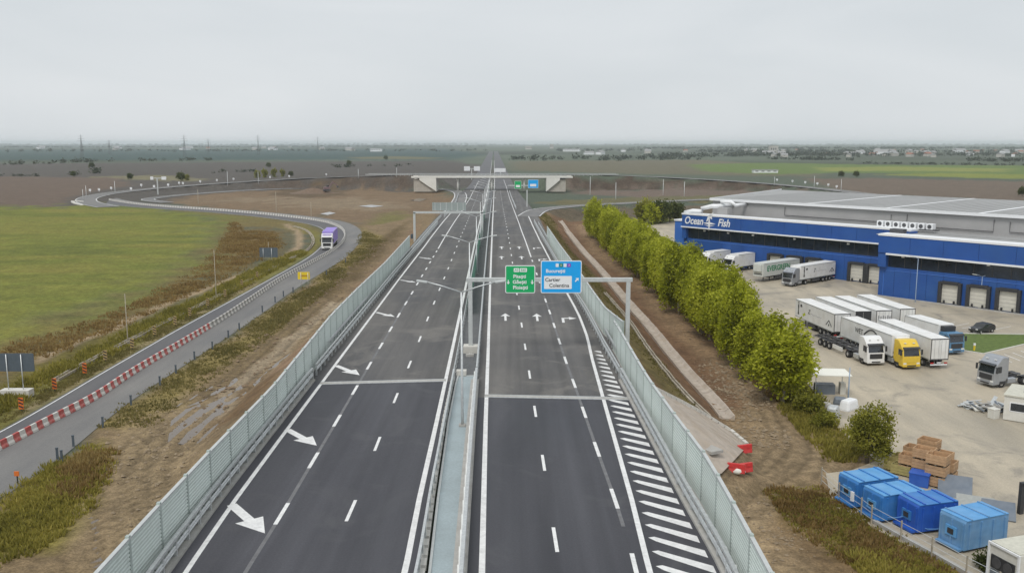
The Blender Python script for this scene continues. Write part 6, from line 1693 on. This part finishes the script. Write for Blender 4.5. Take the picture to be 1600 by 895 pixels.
tufts('weeds', 'green and yellow weeds mixed into the strip along the container fence', poly([(1205,768),(1270,760),(1320,795),(1400,850),(1490,905),(1560,960),(1390,960),(1360,890),(1280,838),(1215,795)]), 2600, .12, .4, M_weedg, 213, 6, .6, .05, 2.5)
tufts('weeds', 'greener weeds in the corner below the container fence', poly([(1355,880),(1400,862),(1450,892),(1420,920),(1360,920)]), 900, .25, .6, M_weedg, 204, 6)
tufts('weeds', 'dense brown weeds edging the green field', poly([(365,347),(378,360),(425,362),(440,385),(400,408),(300,460),(200,508),(100,548),(0,575),(-60,600),(-60,560),(0,545),(100,518),(200,480),(285,438),(330,405),(352,372)]), 6500, .15, .6, M_weed, 205, 6, 1.2, .08, 6)
tufts('weeds', 'mixed green and brown scrub between dirt track and ditch', poly([(60,590),(200,518),(330,460),(430,406),(470,393),(478,398),(395,437),(338,468),(200,536),(90,595),(0,640),(-80,690),(-80,650)]), 6500, .35, .9, M_weedg, 206, 6, .7, .06, 5)
tufts('verge_grass', 'short grass on the verge between ditch and local road', poly([(395,441),(275,512),(163,576),(20,655),(0,660),(87,600),(200,540),(338,472)]), 3500, .12, .35, M_grass, 207, 5, .5, .04)
tufts('verge_grass', 'patchy grass on the bank between local road and noise barrier', poly([(568,362),(560,388),(512,428),(400,505),(305,567),(206,632),(165,665),(225,668),(330,590),(420,530),(500,462),(560,412),(600,375)]), 9000, .15, .45, M_grass, 208, 5, .6, .05, 6)
tufts('weeds', 'rank weeds around the kiosk and the foot of the tree row', poly([(1225,640),(1255,600),(1278,625),(1300,668),(1335,700),(1318,722),(1290,705),(1250,675)]), 2600, .25, .8, M_weedg, 209, 6)
tufts('verge_grass', 'thin grass on the embankment under the noise barrier by the drain', poly([(840,340),(862,345),(885,388),(930,432),(980,505),(1040,580),(1090,640),(1060,640),(1010,578),(950,488),(880,390)], 2.5), 3500, .1, .35, M_grass, 210, 5, .6, .05)
tufts('weeds', 'low weeds in the shade of the tree row', poly([(930,372),(1010,440),(1090,505),(1150,560),(1222,628),(1232,618),(1170,560),(1100,495),(1020,425),(945,366)]), 4000, .2, .6, M_weed, 211, 6, .6, .06)
# clods and stones on the bare earth
def clods(name, label, pg, n, s0, s1, m, seed):
    g = np.random.default_rng(seed); X, Y = sample_poly(pg, n, seed)
    nz_ = fbm(X, Y, 4, seed, 3); k = nz_ > g.uniform(-.6, .5, len(X)); X, Y = X[k], Y[k]; Z = height(X, Y)+roughness(X, Y)
    base = np.array([(1,0,0),(0,1,0),(-1,0,0),(0,-1,0),(0,0,.9),(0,0,-.6)]); fs = np.array([(0,1,4),(1,2,4),(2,3,4),(3,0,4),(1,0,5),(2,1,5),(3,2,5),(0,3,5)])
    n = len(X); s = s0*(s1/s0)**(g.random(n)**2.2)
    a = g.uniform(0, 6.28, n); v = base[None]*s[:,None,None]*g.uniform(.55, 1.35, (n, 6, 3))*np.array([1.2,.9,.7])
    ca, sa = np.cos(a)[:,None], np.sin(a)[:,None]
    v = np.stack([v[...,0]*ca-v[...,1]*sa + X[:,None], v[...,0]*sa+v[...,1]*ca + Y[:,None], v[...,2]+Z[:,None]+s[:,None]*.2], -1)
    f = (fs[None]+(np.arange(n)*6)[:,None,None]).reshape(-1, 3)
    me = bpy.data.meshes.new(name); me.from_pydata(v.reshape(-1,3).tolist(), [], f.tolist()); me.materials.append(m); me.update()
    o = stuff(link(name, me)); tag(o, label, 'clods'); return o
M_clod = mat('earth_clods', (.215,.155,.10), .95, var=.3, scale=.7); M_clodp = mat('pale_clods', (.265,.205,.135), .95, var=.25, scale=.7)
clods('earth_clods', 'dark earth clods strewn along the bank below the long noise barrier', poly([(440,572),(500,505),(600,400),(640,360),(600,372),(500,455),(400,540),(300,620),(290,660),(340,680)]), 2200, .06, .38, M_clod, 301)
clods('earth_clods', 'earth clods on the churned ground below the near noise barrier', poly([(206,640),(300,640),(330,690),(330,760),(250,870),(180,900),(180,760),(165,690)]), 1100, .05, .28, M_clodp, 302)
clods('earth_clods', 'earth clods along both sides of the pinkish drain', poly([(1090,560),(1150,580),(1220,640),(1230,700),(1180,700),(1120,640)]), 2400, .05, .3, M_clodp, 303)
clods('earth_clods', 'reddish clods on the bare strip below the tree row', poly([(900,350),(935,352),(1000,425),(1100,505),(1180,580),(1215,630),(1150,600),(1060,520),(980,440),(920,390)]), 2600, .06, .26, M_clod, 304)
clods('earth_clods', 'clods beside the dirt track under the container fence', poly([(1130,780),(1190,775),(1260,850),(1340,910),(1350,960),(1240,960),(1170,860)]), 800, .05, .2, M_clodp, 305)
# puddles: level sheets of muddy water, the uneven ground draws their outline
m, t_, b_ = nodes_of('muddy_water'); b_.inputs['Base Color'].default_value = (.13, .095, .065, 1); b_.inputs['Roughness'].default_value = .06; b_.inputs['Specular IOR Level'].default_value = .6
def puddle(px, z):
    q = [P(x, y, z) for x, y in px]; return struct(flat_poly('puddle', q, m))
puddle([(262,690),(270,640),(310,600),(370,590),(390,620),(380,670),(320,700)], -.08)
puddle([(-80,930),(20,850),(110,800),(200,820),(210,905),(130,980),(-40,1040)], -.05)
puddle([(395,600),(430,568),(470,540),(490,545),(450,590),(405,612)], .06)
puddle([(128,745),(138,728),(148,735),(142,752)], .05)
for q_ in ([(640,313),(655,310),(668,311),(655,315)], [(500,334),(515,331),(525,333),(512,336)], [(560,322),(580,320),(600,322),(580,324)]): puddle(q_, .12)

# ---------------------------------------------------------------- the far plain
def treeline(name, label, segs, m=M_leafd, seed=1):
    """irregular belts of trees: (px0, y0, px1, y1, height m, depth m, density)"""
    g = np.random.default_rng(seed); C_, S_ = [], []
    for x0, y0, x1, y1, h, dep, dens in segs:
        a, b = P(x0, y0, 0), P(x1, y1, 0); L_ = (b-a).length; n = max(4, int(L_/h*dens))
        f = g.random(n); c = np.stack([a.x+(b.x-a.x)*f, a.y+(b.y-a.y)*f+g.normal(0, dep, n), np.zeros(n)], 1)
        far = np.clip((c[:,1]-3000)/9000, 0, 1); c[:,2] = far*(8*fbm(c[:,0], c[:,1], 2600, 40)+6)
        s = h*g.uniform(.45, 1.0, n)
        k = np.repeat(np.arange(n), 26); q = g.normal(size=(len(k), 3))*np.array([.42,.42,.26]); q[:,2] += .45
        C_.append(c[k] + q*s[k][:,None]); S_.append(s[k])
    c = np.concatenate(C_); s = np.concatenate(S_)
    me = quads_mesh(name, c, 1.0, 0, m, seed); v = np.empty(len(me.vertices)*3, np.float32); me.vertices.foreach_get('co', v); v = v.reshape(-1, 4, 3)
    v = c[:,None]+(v-c[:,None])*(s*.42)[:,None,None]; me.vertices.foreach_set('co', v.astype(np.float32).ravel()); me.update()
    o = stuff(link(name, me)); tag(o, label, 'trees'); return o
treeline('far_trees', 'dark belts of far trees behind the houses beyond the green fields', [(790,249,1080,249,9,60,1.8),(1000,245,1300,243,10,90,2.4),(1100,238,1600,238,11,160,2.6),(1150,243,1650,243,9,90,2.4),(1200,249,1330,251,7,20,2),(1500,252,1800,254,8,30,2.2),(1350,256,1600,259,4,10,1.0),(1000,233,1700,233,12,250,2.6),(860,236,1010,236,12,120,1.2)], seed=401)
treeline('far_trees', 'low belts of far trees and hedges across the plain beyond the ploughed field', [(0,258,90,256,6,10,.7),(90,255,170,253,8,12,1.3),(215,252,330,251,7,15,.8),(0,275.5,60,276,3,3,.8),(105,274,125,273.5,5,3,1.5),(140,271,165,270.5,7,5,1.8),(-200,231,760,230,12,200,1.5),(0,237,760,236,10,150,.7),(500,262,640,260,5,20,.6),(340,270,400,268,4,10,1.0),(-400,227.3,800,227.3,22,900,1.2),(760,227.3,1900,227.3,20,900,1.2),(450,226.4,760,226.2,40,1200,1.3)], seed=402)
# houses, far beyond the fields
def house_mesh(w, d, h, mw, mr):
    mb = MB(); mb.box((0,0,h/2), (w,d,h)); mb.prism([(-w/2-.4,h),(w/2+.4,h),(0,h+w*.33)], -d/2-.4, d/2+.4, mi=1)
    for k in (-1,1): mb.box((w*.27*k,-d/2-.02,h*.55), (1.1,.06,1.3), mi=2)
    return mb.mesh('house', [mw, mr, M_glass])
HV = [house_mesh(9,12,5,M_hwall,M_hroof), house_mesh(11,16,6,M_hwall,M_hroof2), house_mesh(8,10,7,M_trim,M_hroof), house_mesh(14,30,6,M_trim,M_hroof2)]
g = random.Random(5)
HL = ['far house with reddish roof among the trees beyond the green fields', 'far house with grey roof among the trees beyond the green fields', 'tall pale far house with reddish roof beyond the green fields', 'long white far shed among the houses beyond the green fields']
for i in range(62):
    x = g.choice([g.uniform(1200,1600), g.uniform(1200,1620), g.uniform(880,1230), g.uniform(1350,1600)]); y = g.uniform(236.5, 246) if x > 1180 else g.uniform(235.5, 242)
    k = g.choice([0,0,1,2,3,1]); p = P(x, y, 0)
    o = link('house', HV[k], None, p, g.uniform(0, 3.1)); s = g.uniform(.8, 1.25); o.scale = (s, s, s); tag(o, HL[k], 'house', 'far houses beyond the green fields')
for i in range(16):
    x = g.uniform(-20, 620); p = P(x, g.uniform(231, 236), 0); k = g.choice([1,3,3,0]); o = link('house', HV[k], None, p, g.uniform(0, 3.1)); o.scale = (1.4,)*3
    tag(o, ['far red-roofed house on the plain beyond the ploughed field','far grey-roofed house on the plain beyond the ploughed field','','far long white shed on the plain beyond the ploughed field'][k], 'house', 'far buildings beyond the ploughed field')
for px, w, d, h, lb in ((( 893,237), 60, 25, 9, 'long white hall left of the far houses'), ((588,237), 40, 20, 10, 'low white hall on the plain behind the overpass ramp'), ((1195,270), 24, 8, 2.6, 'long low white shelter on the green field'), ((1208,240), 22, 22, 22, 'grey tower block standing among the far houses'), ((862,233), 18, 18, 24, 'slim grey block in the haze beyond the motorway'), ((826,234), 30, 18, 16, 'grey factory block in the haze beyond the motorway')):
    p = P(*px, 0); mb = MB(); mb.box((0,0,h/2), (w,d,h)); mb.box((0,0,h+.3), (w+.8,d+.8,.6), mi=1)
    for k in range(int(w/6)): mb.box((-w/2+3+k*6,-d/2-.03,h*.6), (3,.08,h*.25), mi=2)
    o = mb.build('distant_building', [M_hwall if h > 12 else M_trim, M_hroof2, M_glass], loc=p); tag(o, lb, 'building')
def pylon(px, yt, Yd_, label):
    u = (px-800)/FPX; b = Vector((u*Yd_*1.0, Yd_, 0)); t = at_plane(px, yt, Yd_); h = t.z
    r = thing('power_pylon', label, 'pylon', b, 0, 'power pylons on the horizon')
    mb = MB(); w = 2.8
    for sx in (-1,1):
        for sy in (-1,1): mb.bar((sx*w,sy*w,0), (sx*.5,sy*.5,h*.7), .28); mb.bar((sx*.5,sy*.5,h*.7), (0,0,h), .25)
    for k in range(6):
        z0, z1 = h*.7*k/6, h*.7*(k+1)/6; w0, w1 = w+(.6-w)*k/6, w+(.6-w)*(k+1)/6
        mb.bar((-w0,-w0,z0), (w1,-w1,z1), .18); mb.bar((w0,-w0,z0), (-w1,-w1,z1), .18)
    mb.build('tower', M_chas, r)
    mb = MB()
    for z, l in ((h*.72,8),(h*.82,6.5),(h*.92,5)): mb.bar((-l,0,z), (l,0,z), .3)
    mb.build('cross_arm', M_chas, r)
pylon(135, 210, 1800, 'tall power pylon on the horizon beyond the ploughed field, clearest of all')
pylon(178, 218.5, 2400, 'small faint power pylon just past the clearest one')
pylon(294, 210.5, 1900, 'slender power pylon rising over the dark belt beyond the loop road')
pylon(331, 216.5, 2500, 'faint low power pylon past the slender one')
pylon(408, 210.5, 2300, 'faint power pylon above the far end of the ramp')
pylon(500, 213, 2600, 'faint power pylon nearest to the motorway axis')
# ---------------------------------------------------------------- haze
mh = bpy.data.materials.new('haze_air'); mh.use_nodes = True; th = mh.node_tree; th.nodes.clear()
oh = th.nodes.new('ShaderNodeOutputMaterial'); pv = th.nodes.new('ShaderNodeVolumePrincipled')
pv.inputs['Color'].default_value = (.90, .97, 1.0, 1); pv.inputs['Density'].default_value = .00009; pv.inputs['Anisotropy'].default_value = 0.2
th.links.new(pv.outputs[0], oh.inputs['Volume'])
hz = MB().box((0, 9000, 25.5), (46000, 19000, 56)).build('haze', mh); stuff(hz)
